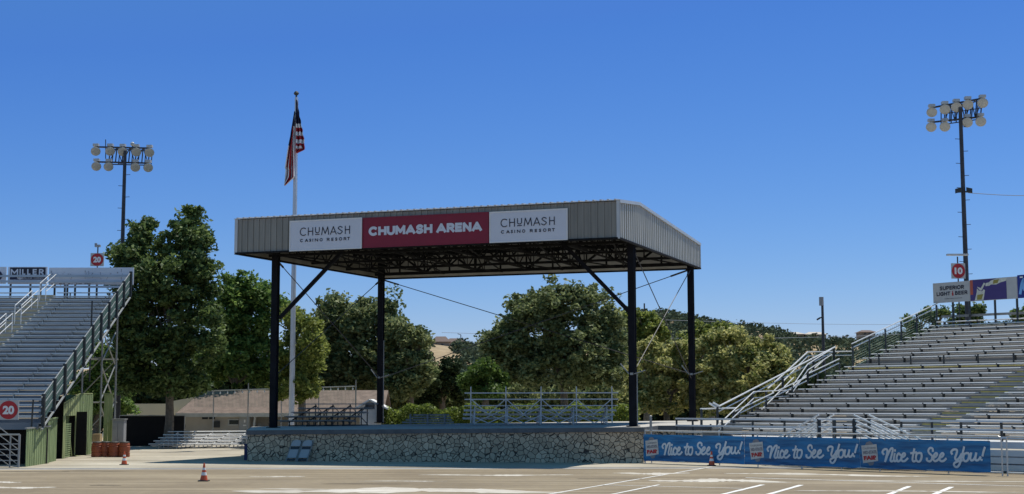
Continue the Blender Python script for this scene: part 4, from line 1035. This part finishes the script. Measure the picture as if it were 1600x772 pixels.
# blue bin at the left corner of the stage
p=gp(386,719); g=MB(); g.box((p.x+.06,p.y+.1,.34),(.34,.5,.68)); g.box((p.x+.06,p.y+.1,.70),(.38,.54,.04)); tag(g.build('bin','blue_bin'),'small dark blue bin against the left corner of the stage wall','bin')

def bleacher(name,P,e,b,L,rows,run,rise,z1,label,m='alu',fm='galv',legs=4,backrail=0):
    P=Vector(P);t=thing(name,P,label,'bleacher','small portable bleachers')
    for i in range(rows):
        g=MB(); z=z1+i*rise; a=P+b*(run*i)-e*(L/2)+Z*z; c=a+e*L; plank(g,a,c,-b,.26,.045,0,.02); g.build('seat_plank',m,t)
        if i>0:
            g=MB(); a=P+b*(run*i-.34)-e*(L/2)+Z*(z-.25); plank(g,a,a+e*L,-b,.24,.04,0,.01); g.build('foot_plank',m,t)
    g=MB()
    for k in range(legs):
        s=-L/2+.5+(L-1.0)*k/(legs-1); 
        for i in range(rows):
            q=P+b*(run*i+.15)+e*s; g.bar(q+Z*.02,q+Z*(z1+i*rise-.05),.05)
            if backrail and i==rows-1: pass
        a=P+b*.1+e*s; c=P+b*(run*(rows-1)+.2)+e*s
        g.bar(a+Z*.05,c+Z*.05,.05); g.bar(a+Z*(z1-.1),c+Z*(z1+rise*(rows-1)-.1),.05)
        if k<legs-1:
            s2=-L/2+.5+(L-1.0)*(k+1)/(legs-1); zt=z1+rise*(rows-1)-.1; bb=b*(run*(rows-1)+.15)
            g.bar(P+bb+e*s+Z*.1,P+bb+e*s2+Z*zt,.035); g.bar(P+bb+e*s2+Z*.1,P+bb+e*s+Z*zt,.035)
    g.build('frame',fm,t)
    if backrail:
        g=MB(); bb=b*(run*(rows-1)+.45); z0=z1+rise*(rows-1)
        for dz in(.28,.58,.88)[:backrail]: g.bar(P+bb-e*(L/2)+Z*(z0+dz),P+bb+e*(L/2)+Z*(z0+dz),.05)
        for k in range(legs):
            s=-L/2+.3+(L-.6)*k/(legs-1); g.bar(P+bb+e*s+Z*(.1),P+bb+e*s+Z*(z0+.88),.05)
            if k<legs-1:
                s2=-L/2+.3+(L-.6)*(k+1)/(legs-1); m_=(s+s2)/2
                for za,zb_ in((.1,z0*.5),(z0*.55,z0+.3)):
                    g.bar(P+bb+e*s+Z*zb_,P+bb+e*m_+Z*za,.04); g.bar(P+bb+e*m_+Z*za,P+bb+e*s2+Z*zb_,.04)
        g.build('guard_rail',fm,t)
    return t
# ground bleacher on the left
p=gp(275,703); bleacher('portable_bleacher',(p.x+.5,p.y+2.0,0),Vector((math.cos(R(14)),math.sin(R(14)),0)),Vector((-math.sin(R(-12)),math.cos(R(-12)),0)),4.9,5,.6,.16,.30,'low sunlit aluminium bleacher on the ground in front of the restroom building','alu','rail_steel',5)
# stage bleachers, seen against the light
p=gp(512,668,1.4); 
bb_=Vector((.45,.89,0)).normalized(); bleacher('portable_bleacher',(p.x-.9,p.y+2.0,zs(p.x,p.y+1)),Vector((.97,.22,0)).normalized(),bb_,3.6,5,.55,.2,.32,'dark shaded bleacher at the left end of the stage deck','alu_riser','post_dark',4)  # dark metal colours put the roof's shade into this bleacher
p=gp(840,667,1.5); p.y=67.5; p=at(840,667,67.5)
E_=Vector((.995,-.08,0)).normalized(); t=bleacher('portable_bleacher',(p.x,70.3,zs(p.x,68)),E_,Vector((.08,-.995,0)),7.3,4,.6,.2,.34,'wide aluminium bleacher on the right of the stage deck, railed back facing the track','rail_steel','rail_steel',5,backrail=2)
# stack of planks between bleachers
a=at(628,662,71);b=at(708,662,71); g=MB()
for k in range(4): g.box(((a.x+b.x)/2+.05*k,71.3+.1*k,zs(0,71)+.1+.12*k),(b.x-a.x-.25*k,.5,.07)); 
for k in range(3): g.box((a.x+.4+k*.85,71.3,zs(0,71)+.25),(.08,.4,.5))
tag(g.build('plank_stack','alu_riser'),'low stack of dull bleacher planks on the stage deck between the two bleachers','planks')

# orange barrels
bx=[(151.5,.46),(167,.50),(179.5,.42),(194.5,.50)]
def barrel(px,D,label):
    q=at(px,700,D); t=thing('barrel',(q.x,D,0),label,'barrel','orange plastic barrels by the green shed'); P=Vector((q.x,D,0))
    g=MB(); g.lathe(P,(0,0,1),[(0,.24),(.03,.26),(.2,.26),(.22,.245),(.26,.245),(.28,.26),(.5,.26),(.52,.24),(.56,.24),(.58,.25),(.68,.22)],18); g.build('body','orange_plastic',t)
    g=MB(); g.lathe(P+Z*.68,(0,0,1),[(0,.22),(.03,.235),(.05,.2)],18); g.build('lid','post_dark',t)
    return t
b0=barrel(151.5,69,'leftmost orange barrel, beneath the tan cardboard box')
for px,lab in((164.5,'second orange barrel from the left in the row by the green shed'),(178.5,'third orange barrel from the left, under the grey cabinet'),(194.5,'rightmost orange barrel in the row, behind the small cone')):
    q=at(px,700,69+random.uniform(-.1,.2)); dup(b0,(q.x,q.y,0),lab,rz=random.uniform(0,3))
a=at(146,690,71);b=at(158,678,71); g=MB(); g.box(((a.x+b.x)/2,71,(a.z+b.z)/2),(b.x-a.x,.4,b.z-a.z)); g.box(((a.x+b.x)/2,70.79,(a.z+b.z)/2),(.05,.01,b.z-a.z-.02)); g.box(((a.x+b.x)/2,71,a.z/2),(b.x-a.x-.05,.35,a.z-.01)); tag(g.build('cardboard_box','cardboard'),'tan cardboard box stacked behind the leftmost barrel','box')
a=at(175,692,72);b=at(194,656,72); cb=thing('utility_cabinet',((a.x+b.x)/2,72,0),'grey two door metal cabinet behind the orange barrels','cabinet')
g=MB(); g.box(((a.x+b.x)/2,72.2,b.z/2),(b.x-a.x,.5,b.z)); g.build('body','cabinet',cb)
for k in(0,1): g=MB(); xx=a.x+(b.x-a.x)*(.26+.48*k); g.box((xx,71.93,(a.z+b.z)/2-.05),((b.x-a.x)*.44,.03,(b.z-a.z)*.86)); g.build('door','cabinet',cb)
g=MB(); g.box(((a.x+b.x)/2,72.2,b.z+.03),(b.x-a.x+.1,.6,.05)); g.build('top','galv',cb)

# green shed, fences, gate
def boards(mb,P,Q,z0,z1f,pitch=.2,th_=.03,off=0):
    P=Vector(P);Q=Vector(Q); L=(Q-P).length; d=(Q-P)/L; n_=Vector((d.y,-d.x,0)); n=max(1,int(L/pitch))
    for i in range(n):
        a,b=i*L/n+.008,(i+1)*L/n-.008; c=P+d*((a+b)/2)+n_*(.012*(i%2)+off); z1=z1f((a+b)/2/L)+random.uniform(-.02,.02)
        mb.box(c+Z*((z0+z1)/2),(b-a,th_,z1-z0),(d,n_,Z))
gs=thing('ticket_shed',gp(120,713),'weathered green board shed with an open dark doorway below the left bleachers','shed')
A=gp(97,717);B=gp(121,712.5);C=gp(141,710); A.z=B.z=C.z=0
zA=at(98,632,A.y).z;zB=at(123,617,B.y).z;zC=at(140,616.5,C.y).z
g=MB(); boards(g,A,A.lerp(B,.12),0,lambda k:zA); boards(g,A.lerp(B,.12),A.lerp(B,.78),at(100,650,A.y).z,lambda k:zA+(zB-zA)*(.12+.66*k)); boards(g,A.lerp(B,.78),B,0,lambda k:zA+(zB-zA)*(.78+.22*k)); g.build('left_wall','green_side',gs)
g=MB(); boards(g,B,C,0,lambda k:zB+(zC-zB)*k,.17); g.build('right_wall','green_paint',gs)
Bk=C+Vector((-.6,2.2,0)); Ak=A+Vector((-.6,2.2,0))
g=MB(); boards(g,C,Bk,0,lambda k:zC,.2); boards(g,Bk,Ak,0,lambda k:zB,.2); g.build('rear_wall','green_paint',gs)
g=MB(); g.extr([A+Z*(zA+.02),B+Z*(zB+.02),C+Z*(zC+.02),Bk+Z*(zC+.02),Ak+Z*(zA+.05)],(0,0,.06)); g.build('roof','green_side',gs)
g=MB(); a=A.lerp(B,.12)+Vector((.02,.06,0)); b=A.lerp(B,.45)+Vector((.02,.06,0)); 
for k in range(16): g.box((a+b)/2+Z*(.08+.1*k),((b-a).length,.03,.07),((b-a).normalized(),Vector((0,1,0)),Z))
g.bar(A.lerp(B,.45)+Z*.95,A.lerp(B,.70)+Z*.05+Vector((0,-.2,0)),.04); g.build('louvre_door','green_paint',gs)
g=MB(); g.box((A+B)/2+Vector((-.1,1.2,1.1)),(1.0,.05,2.1)); g.build('interior_shade','black_screen_shade',gs)  # black panel standing in for the shade inside the doorway
def greenfence(pl,pr,D0,D1,yt0,yt1,label,m='green_paint'):
    a=at(pl,720,D0);b=at(pr,720,D1);a.z=b.z=0
    t=thing('board_fence',(a+b)/2,label,'fence'); z0=at(pl,yt0,D0).z;z1=at(pr,yt1,D1).z
    g=MB(); boards(g,a,b,0,lambda k:z0+(z1-z0)*k,.16); g.build('boards',m,t)
    d=(b-a).normalized(); g=MB(); g.bar(a+Z*(z0+.03)-d*.1,b+Z*(z1+.03),.10,.06); g.build('cap_rail','galv' if pl<50 else m,t)
    return t
greenfence(40,76,58.6,62,670.5,667,'green board fence with a pale cap rail, right of the metal gate')
greenfence(73,87,62.3,64.5,656,654,'narrow taller green board panel between the low fence and the shed')
greenfence(160,174,72.5,72.5,616.5,616.5,'tall green board panel standing right of the shed among the stand supports','green_side')
a=at(58,716,67.2);b=at(99,716,67.2); g=MB(); g.box(((a.x+b.x)/2,67.2,1.45),(b.x-a.x,.04,2.9)); tag(g.build('gap_shade_sheet','black_screen_shade'),'added black sheet standing in for the shaded gap between green fence and shed','screen')  # sheet added to draw the shade of an open gap
gt=thing('metal_gate',gp(14,727),'grey metal tube gate with horizontal bars at the left edge of the photo','gate')
g=MB(); D=58; a=at(-30,727,D);b=at(29,727,D); z1=at(20,679,D).z
for z_ in(.06,.28,.5,.72,.94): g.bar((a.x,D,z_),(b.x,D,z_),.035)
g.tube((a.x,D,z1),(b.x,D,z1),.04,n=6); g.tube((b.x,D,0),(b.x,D,z1),.045,n=6); 
for px in(16,-10): q=at(px,700,D); g.tube((q.x,D,0),(q.x,D,z1),.03,n=6)
g.build('bars','galv',gt)
# stair rails behind gate
g=MB(); 
for k in range(5): g.bar(at(-5,665+12*k,59.2),at(28,690+12*k,59.2),.03)
tag(g.build('stair_rail','galv'),'sloping grey stair rails behind the metal gate at the left edge','handrail')

# ------------------------------------------------------------------ buildings behind
BD=90
bd=thing('restroom_building',(at(440,690,BD).x,BD+2,0),'low beige restroom building with brown shingle roof left of the stage','building')
xl=at(289,690,BD).x; xr=at(592,690,BD).x; xm=at(391,690,BD).x; ze=at(330,651,BD).z
g=MB(); g.box(((xl+xm)/2,BD+2.5,ze/2),(xm-xl,5,ze)); g.box(((xm+xr)/2+.0,BD+3.4,ze/2),(xr-xm,4,ze)); g.build('wall','beige_wall',bd)
g=MB(); zr=at(400,612,BD+3).z; z5=ze+.12
R0=[(xl-.5,BD-.5,z5),(xr+.3,BD-.5,z5),(xr+.3,BD+3,zr),(at(318,612,BD+3).x,BD+3,zr)]
g.add([Vector(p) for p in R0]+[Vector(p)+Z*.08 for p in R0],[(0,3,2,1),(4,5,6,7),(0,1,5,4),(1,2,6,5),(2,3,7,6),(3,0,4,7)])
R1=[(xl-.5,BD-.5,z5),(at(318,612,BD+3).x,BD+3,zr),(xl-.5,BD+6,z5)]; g.add([Vector(p) for p in R1]+[Vector(p)+Z*.08 for p in R1],[(0,2,1),(3,4,5),(0,1,4,3),(1,2,5,4),(2,0,3,5)])
R2=[(at(318,612,BD+3).x,BD+3.01,zr),(xr+.3,BD+3.01,zr),(xr+.3,BD+6.2,z5),(xl-.5,BD+6.2,z5)]; g.add([Vector(p) for p in R2]+[Vector(p)+Z*.08 for p in R2],[(0,3,2,1),(4,5,6,7),(0,1,5,4),(1,2,6,5),(2,3,7,6),(3,0,4,7)])
g.build('roof','shingle',bd)
g=MB(); g.box(((xl+xr)/2-.1,BD-.52,z5-.02),(xr-xl+.8,.08,.24)); g.box(((xl+xr)/2-.1,BD-.2,z5-.12),(xr-xl+.8,.6,.03)); g.build('fascia_board','trim',bd)
def onwall(pxl,pyt,pxr,pyb,m,name,dep=.06,par=bd,D=BD,out_=.0):
    a=at(pxl,pyb,D);b=at(pxr,pyt,D); g=MB(); g.box(((a.x+b.x)/2,D-dep/2-out_,(a.z+b.z)/2),(b.x-a.x,dep,b.z-a.z)); return g.build(name,m,par)
onwall(316,651.5,325,655,'glass_dark','vent'); onwall(327,651.5,336,655,'glass_dark','vent')
onwall(334.5,658,344,668,'post_dark','wall_box',.2); 
wf=onwall(356,654.5,373,665,'trim','window',.05); onwall(358.5,656.5,373,663,'glass_dark','pane',.03,wf,BD,.052)
dr=onwall(373.5,650.5,391,694,'grey_door','door_panel',.12); g=MB(); q=at(383,658,BD); g.box((q.x,BD-.14,q.z),(.10,.02,.18)); q=at(383,664.5,BD); g.box((q.x,BD-.14,q.z),(.2,.02,.08)); g.build('door_sign','white',dr)
g=MB(); q=at(369,690,BD-1.2); g.bar((q.x,BD-1.2,.12),(q.x+.12,BD-1.2,.36),.12,.05); tag(g.build('door_stop','white'),'small tilted white object on the ground before the restroom door','board')
g=MB(); q=at(396,693,BD-.3); g.bar((q.x-.1,BD-.3,0),(q.x+.1,BD-.3,ze+.1),.3,.1); g.build('porch_post','trim',bd)
onwall(403,661,408,667,'trim','meter_box',.1,bd,BD+1.4)
# pale canopy/wall behind it
zc=[(268,627,625.0),(330,615,627),(420,607,627),(470,607,627),(505,614,627),(548,624.5,628)]
cn=MB(); D=104; pts=[at(p[0],p[1],D) for p in zc]; poly_=[Vector((p.x,D,p.z)) for p in pts]+[Vector((pts[-1].x,D,1)),Vector((pts[0].x,D,1))]
cn.extr(poly_,(0,4,0)); tag(cn.build('pale_canopy','canopy'),'long cream curved canopy roof behind the brown shingle roof','canopy')
cn=MB(); D=103; a=at(196,644,D); b=at(268,633,D); cn.box(((a.x+b.x)/2,D,b.z/2+.2),(b.x-a.x,.3,b.z-.2)); tag(cn.build('pale_wall','canopy'),'cream wall glimpsed under the tall left tree','wall')
# black screened fence
sf=thing('screened_fence',(at(240,690,86).x,86,0),'black screened fence in deep shade left of the restroom building','fence')
g=MB(); D=86; a=at(186,700,D);b=at(288,650,D); g.box(((a.x+b.x)/2,D,b.z/2),(b.x-a.x,.04,b.z)); g.build('screen','black_screen_shade',sf)
g=MB()
for k in range(5): xx=a.x+(b.x-a.x)*k/4; g=MB(); g.tube((xx,D+.06,0),(xx,D+.06,b.z+.05),.04,n=6); g.build('fence_post','galv',sf)
g=MB(); g.tube((a.x,D+.06,b.z+.03),(b.x,D+.06,b.z+.03),.03,n=6); g.build('top_rail','galv',sf)
# chain link fence w string of bulbs
cf=thing('chain_link_fence',(at(440,640,89.2).x,89,0),'tall chain link fence with a galvanised top rail and hanging bulbs above the shingle roof','fence')
D=89.2; P0=at(304,611.5,D);P1=at(557,603.5,D)
g=MB(); g.tube(P0,P1,.04,n=6); g.build('top_rail','galv',cf)
g=MB()
for px in(334,388,440,498,556): k=(px-304)/253; q=P0.lerp(P1,k); g=MB(); g.tube((q.x,D,0),(q.x,D,q.z+(.4 if px in(388,440,556) else .0)),.035,n=6); g.build('fence_post','galv',cf)
g=MB()
for k in range(22): q=P0.lerp(P1,(k+.5)/22); g=MB(); g.lathe(q-Z*.22,(0,0,1),[(0,.03),(.06,.05),(.12,.03),(.2,.012)],8); g.build('bulb','white',cf)
g=MB(); zz0=2.3
for k in range(120):
    q=P0.lerp(P1,k/119.); g.bar((q.x,D+.03,zz0),(q.x,D+.03,q.z),.012)
g.build('wire_mesh','mesh_green',cf)
# small white gabled shed
sh=thing('garden_shed',(at(578,660,80).x,81,0),'small white gabled shed behind the left bleacher on stage','shed'); D=80
a=at(562,665,D);b=at(596,636,D); g=MB(); g.box(((a.x+b.x)/2,D+1,b.z/2),(b.x-a.x,2,b.z)); pk=at(578,627,D); g.extr([(a.x,D,b.z),(b.x,D,b.z),(pk.x,D,pk.z)],(0,2,0)); g.build('wall','shed_white',sh)
g=MB(); 
for s_ in((a.x-.25,b.z-.13),(b.x+.35,b.z-.15)): g.bar((s_[0],D+.9,s_[1]+.05),(pk.x,D+.9,pk.z+.08),2.3,.09,upv=(0,0,1))
g.build('roof','white',sh)
g=MB(); g.box((pk.x,D-.02,b.z+.05),(.5,.03,.35)); g.build('gable_vent','glass_dark',sh)

# ------------------------------------------------------------------ vegetation
rng=np.random.default_rng(11)
def leaves(cent,n,size,rng,flat=.5):
    # cent: (k,3) clump centres with radius ; returns verts,faces arrays
    k=len(cent); idx=rng.integers(0,k,n); d=rng.normal(size=(n,3)); d/=np.linalg.norm(d,axis=1)[:,None]; r=rng.random(n)**.5
    pos=cent[idx,:3]+d*(r*cent[idx,3])[:,None]*np.array([1,1,.8])
    a=rng.normal(size=(n,3)); a[:,2]*=.6; a/=np.linalg.norm(a,axis=1)[:,None]; b=np.cross(a,rng.normal(size=(n,3))); b/=np.linalg.norm(b,axis=1)[:,None]
    s=size*rng.uniform(.6,1.3,n)[:,None]
    v=np.stack([pos-a*s,pos-b*s*.55,pos+a*s,pos+b*s*.55],1).reshape(-1,3)
    return v
def mesh_quads(name,v,m,parent=None,origin=(0,0,0)):
    me=bpy.data.meshes.new(name); n=len(v)//4; v=v-np.array(WL[parent.name] if parent is not None else origin)
    me.vertices.add(len(v)); me.vertices.foreach_set('co',v.astype(np.float32).ravel()); me.loops.add(4*n); me.loops.foreach_set('vertex_index',np.arange(4*n,dtype=np.int32))
    me.polygons.add(n); me.polygons.foreach_set('loop_start',np.arange(0,4*n,4,dtype=np.int32)); me.update(calc_edges=True); me.validate()
    me.materials.append(M[m]); o=bpy.data.objects.new(name,me); COL.objects.link(o)
    if parent is not None: o.parent=parent; WL[o.name]=WL[parent.name]
    else: o.location=origin; WL[o.name]=Vector(origin)
    return o
def tree(name,D,lobes,trunk,m,n,label,size=.17,clump=.55,group='trees behind the arena',depth=1.0,cat='tree',cl_per=15,tw=.24):
    # lobes: (px,py,rx,ry) ; trunk: px of base
    bx_=at(trunk,650,D).x; t=thing(name,(bx_,D,0),label,cat,group); cs=[]
    wts=[l[2]*l[3] for l in lobes]; tot=sum(wts); L3=[]
    for (px,py,rx,ry) in lobes:
        dy=random.uniform(-.8,.8)*depth; c=at(px,py,D+dy); ax_=rx/F*D; az=ry/F*D; ay=(ax_+az)/2*depth*1.0; L3.append((c,ax_,ay,az))
        k=int(max(8,cl_per*ax_*az))
        d=rng.normal(size=(k,3)); d/=np.linalg.norm(d,axis=1)[:,None]; r=np.where(rng.random(k)<.16,rng.uniform(1.0,1.14,k),rng.uniform(.5,1.0,k))[:,None]
        p=np.array(c)+d*r*np.array([max(.1,ax_-clump*.6),ay,max(.1,az-clump*.6)]); rad=rng.uniform(.4,1.0,k)**1.4*clump*1.75
        p[:,2]=np.maximum(p[:,2],.25)
        cs.append(np.concatenate([p,rad[:,None]],1))
    cs=np.concatenate(cs); v=leaves(cs,n,size,rng); v[:,2]=np.maximum(v[:,2],.03)
    mesh_quads('crown',v,m,t)
    g=MB(); c0=Vector((bx_,D,0)); big=sorted(L3,key=lambda l:-l[1]*l[3])[:6]; zl=min(l[0].z-l[3]*.6 for l in L3); fork=Vector((bx_+.05,D,max(1.0,zl*.8+.5)))
    g.path([c0,c0.lerp(fork,.5)+Vector((.06,0,0)),fork],tw,8,rs=[tw*1.25,tw,tw*.85])
    for (c,a_,b_,h_) in big:
        mid=fork.lerp(c,.5)+Vector((random.uniform(-.3,.3),random.uniform(-.3,.3),.3)); g.path([fork,mid,c+Z*h_*.3],tw,6,rs=[tw*.6,tw*.38,tw*.12])
        for q in range(3):
            e_=c+Vector((random.uniform(-1,1)*a_*.7,random.uniform(-1,1)*b_*.7,random.uniform(-.2,.8)*h_)); g.tube(mid,e_,tw*.22,tw*.06,5)
    g.build('trunk','bark',t)
    return t
tree('broadleaf_tree',84,[(258,560,68,62),(255,500,75,70),(262,440,70,60),(290,395,48,55),(297,350,30,34),(222,375,28,34),(210,420,38,45),(195,400,18,20),(320,440,25,45),(205,500,25,60),(215,580,32,45),(330,520,20,60),(232,350,12,14),(312,375,28,28),(263,595,70,32),(190,440,22,50),(188,500,22,50),(192,570,25,50),(182,395,12,18)],263,'leaf_dark',56000,'tallest dark green broadleaf tree, between the left bleachers and the stage roof',.15,.5,tw=.26)
tree('broadleaf_tree',96,[(372,460,42,38),(350,500,40,60),(395,500,45,60),(372,560,60,50),(410,465,30,28),(340,560,40,50),(415,570,30,45),(440,480,14,20)],365,'leaf_mid',30000,'mid green tree between the tallest tree and the front left column of the stage',.15,.5)
tree('pepper_tree',84,[(478,560,30,52),(460,510,22,40),(488,530,22,40),(476,600,30,30),(447,560,20,50),(440,600,20,30)],470,'leaf_olive',17000,'yellowish feathery tree right behind the white flagpole',.12,.4)
tree('broadleaf_tree',100,[(520,490,38,35),(545,500,50,42),(580,495,45,38),(500,530,35,50),(560,550,60,50),(610,480,18,30),(500,580,45,45),(560,590,55,35),(610,540,35,55)],585,'leaf_grey',32000,'broad grey green tree behind the back left column of the stage',.17,.55)
tree('broadleaf_tree',98,[(640,540,34,34),(620,520,25,28),(657,528,17,20),(652,580,32,40),(620,590,30,40)],640,'leaf_grey',15000,'rounded grey green tree just right of the back left column',.16,.5)
tree('oak_tree',104,[(685,600,26,36),(700,580,18,25),(665,615,20,25),(715,605,14,25)],690,'leaf_hill',9000,'dark small oak low between the column tree and the large centre tree',.15,.45)
tree('broadleaf_tree',92,[(850,470,42,38),(880,475,48,36),(820,490,38,40),(930,490,40,45),(955,520,32,50),(790,530,38,35),(765,530,20,22),(850,530,60,50),(910,550,60,50),(960,570,28,40),(830,580,50,30),(905,590,50,22),(780,555,28,25)],880,'leaf_grey',42000,'large spreading tree with pale limbs in the middle of the stage opening',.15,.5,tw=.26)
tree('young_tree',88,[(757,580,28,22),(745,597,25,20),(775,595,22,20),(730,600,12,15),(760,612,30,12)],757,'leaf_fresh',9000,'small bright green tree low left of the large centre tree',.13,.4)
tree('broadleaf_tree',100,[(1010,515,25,28),(1030,520,18,22),(1000,550,25,40),(985,500,14,20)],1010,'leaf_olive',9000,'olive tree top showing right of the front right column',.16,.5)
tree('flowering_shrub_tree',84,[(1035,560,38,40),(1010,590,40,45),(1060,560,30,42),(1050,610,40,40),(1000,630,30,28),(1075,600,20,50)],1040,'leaf_flower',22000,'pale flowering shrub tree between the two right hand columns',.13,.4,tw=.2)
tree('flowering_shrub_tree',83,[(1110,550,30,40),(1140,545,38,38),(1180,550,40,36),(1210,565,32,30),(1120,600,42,50),(1170,600,50,48),(1222,580,22,25),(1100,610,20,45)],1150,'leaf_flower',30000,'wide cream flowering shrub tree right of the back right column',.13,.4,tw=.2)
tree('broadleaf_tree',100,[(1095,520,20,18),(1130,515,18,14),(1070,540,20,20)],1110,'leaf_olive',4000,'olive tree top behind the flowering shrub at the back right column',.15,.45)
tree('oak_tree',110,[(1445,490,16,13),(1425,503,16,14),(1462,498,16,14),(1440,520,22,20),(1475,488,8,8)],1447,'leaf_dark',3500,'small dark tree silhouetted left below the SUPERIOR LIGHT BEER board',.15,.4)
tree('oak_tree',110,[(1505,487,14,12),(1525,484,14,8),(1497,502,16,14),(1520,500,14,12)],1508,'leaf_dark',3000,'small dark tree silhouetted behind the right floodlight mast above the bleachers',.15,.4)
tree('oak_tree',110,[(1590,492,10,8),(1610,485,14,12),(1600,500,14,12)],1603,'leaf_dark',2000,'dark tree top at the right edge of the photo above the bleachers',.15,.4)
tree('broadleaf_tree',97,[(150,590,30,60),(120,620,30,40),(175,560,30,60),(180,630,30,30)],150,'leaf_mid',14000,'sunlit green tree seen through the supports beneath the left bleachers',.15,.45)
# hedge behind the stage
def leafbox(name,a,b,dep,z0,z1,n,size,m,label=None,cat=None,kind=None,lump=.15):
    a=np.array(a);b=np.array(b); k=rng.random(n)[:,None]; p=a+(b-a)*k; p=np.concatenate([p,np.zeros((n,1))],1); p[:,1]+=rng.uniform(0,dep,n)
    top=z1+lump*np.sin(p[:,0]*2.1)+lump*.6*np.sin(p[:,0]*5.3+1); r=rng.random(n)**.6; p[:,2]=z0+(top-z0)*r
    c=np.concatenate([p,np.full((n,1),.12)],1)
    aa=rng.normal(size=(n,3)); aa/=np.linalg.norm(aa,axis=1)[:,None]; bb=np.cross(aa,rng.normal(size=(n,3))); bb/=np.linalg.norm(bb,axis=1)[:,None]; s=size*rng.uniform(.6,1.3,n)[:,None]
    v=np.stack([p-aa*s,p-bb*s*.6,p+aa*s,p+bb*s*.6],1).reshape(-1,3)
    o=mesh_quads(name,v,m,None,((a[0]+b[0])/2,(a[1]+b[1])/2,z0)); tag(o,label,cat,None,kind); return o
D=80; a=at(596,640,D);b=at(1000,640,D)
leafbox('hedge',(a.x,D),(b.x,D),1.6,.1,at(700,635,D).z,16000,.10,'hedge','long low bright green hedge along the back of the stage deck','hedge')
# dark woodland behind all the trees
D=116; a=at(120,600,D);b=at(1290,600,D)
leafbox('woodland',(a.x,D),(b.x,D),8,0,at(700,592,D).z,52000,.30,'leaf_hill',None,None,'stuff',.5)
D=108; a=at(560,600,D);b=at(1000,600,D)
leafbox('understory',(a.x,D),(b.x,D),4,0,at(700,603,D).z,22000,.2,'leaf_grey',None,None,'stuff',.4)
D=101; a=at(215,600,D);b=at(600,600,D)
leafbox('understory',(a.x,D+6),(b.x,D+6),4,2.6,at(700,560,D).z,24000,.26,'leaf_hill',None,None,'stuff',.4)
# wooded hillside
cs=[]
for k in range(3600):
    y=rng.uniform(170,440); x=rng.uniform(-.10,.62)*y
    h=terr(x,y); px=800+x/y*F
    if 674<px<712 and y>235: continue
    if 660<px<725 and y>385: continue
    if 1235<px<1300 and y>385: continue
    r=rng.uniform(1.0,2.3); cs.append((x,y,h+r*.6,r))
cs=np.array(cs); v=leaves(cs,170000,.5,rng); mesh=mesh_quads('hillside_woods',v,'leaf_far_haze'); tag(mesh,kind='stuff')
# houses on the hill
def house(px,py,D,wpx,hpx,roof,label,rm='house_roof',wm='house_wall',gable=False):
    c=at(px,py,D); w_=wpx/F*D; h=hpx/F*D; wh=h*.55; t=thing('house',(c.x,D,c.z),label,'house','houses on the hill'); b=c.z
    g=MB(); g.box((c.x,D+3,b+wh/2-1),(w_,6,wh+2)); g.build('wall',wm,t)
    g=MB(); e=.5
    if gable: 
        g.extr([(c.x-w_/2-e,D-.5,b+wh),(c.x+w_/2+e,D-.5,b+wh),(c.x,D-.5,b+h)],(0,7,0))
    else:
        q=[(c.x-w_/2-e,D-.5,b+wh),(c.x+w_/2+e,D-.5,b+wh),(c.x+w_/2+e,D+6.5,b+wh),(c.x-w_/2-e,D+6.5,b+wh),(c.x-w_*.28,D+3,b+h),(c.x+w_*.28,D+3,b+h)]
        g.add(q,[(0,1,5,4),(1,2,5),(2,3,4,5),(3,0,4),(0,3,2,1)])
    g.build('roof',rm,t)
    for k in(.25,.6): g=MB(); g.box((c.x-w_/2+w_*k,D-.03,b+wh*.5),(w_*.14,.08,wh*.45)); g.build('window','glass_dark',t)
    return t
house(688,545,395,27,20,0,'hill house with brown hipped roof at the top of the dry grass slope')
house(711,547,405,32,19,0,'lower dark roofed hill house right of the brown hipped one')
house(1242,527,400,28,9,0,'left pale roofed house among the wooded right hill','pale_roof','house_wall')
house(1276,528,398,30,10,0,'right pale roofed house among the wooded right hill, behind the antenna pole','pale_roof','house_wall')
house(1357,524,390,22,9,0,'tan house with dark roof on the far right hill behind the bleacher railing')
c=at(1318,527,400)
# street lamp on hill
p=at(720,540,392); g=MB(); zt_=at(720,523,392).z; g.tube((p.x,392,p.z-2),(p.x,392,zt_),.12,n=5); g.tube((p.x,392,zt_),(p.x-.9,392,zt_+.25),.09,n=5); tag(g.build('street_lamp','pole_grey'),'tiny curved street lamp beside the hill houses','street lamp')

# render settings
sc.render.engine='CYCLES'
sc.cycles.max_bounces=6; sc.cycles.transparent_max_bounces=4
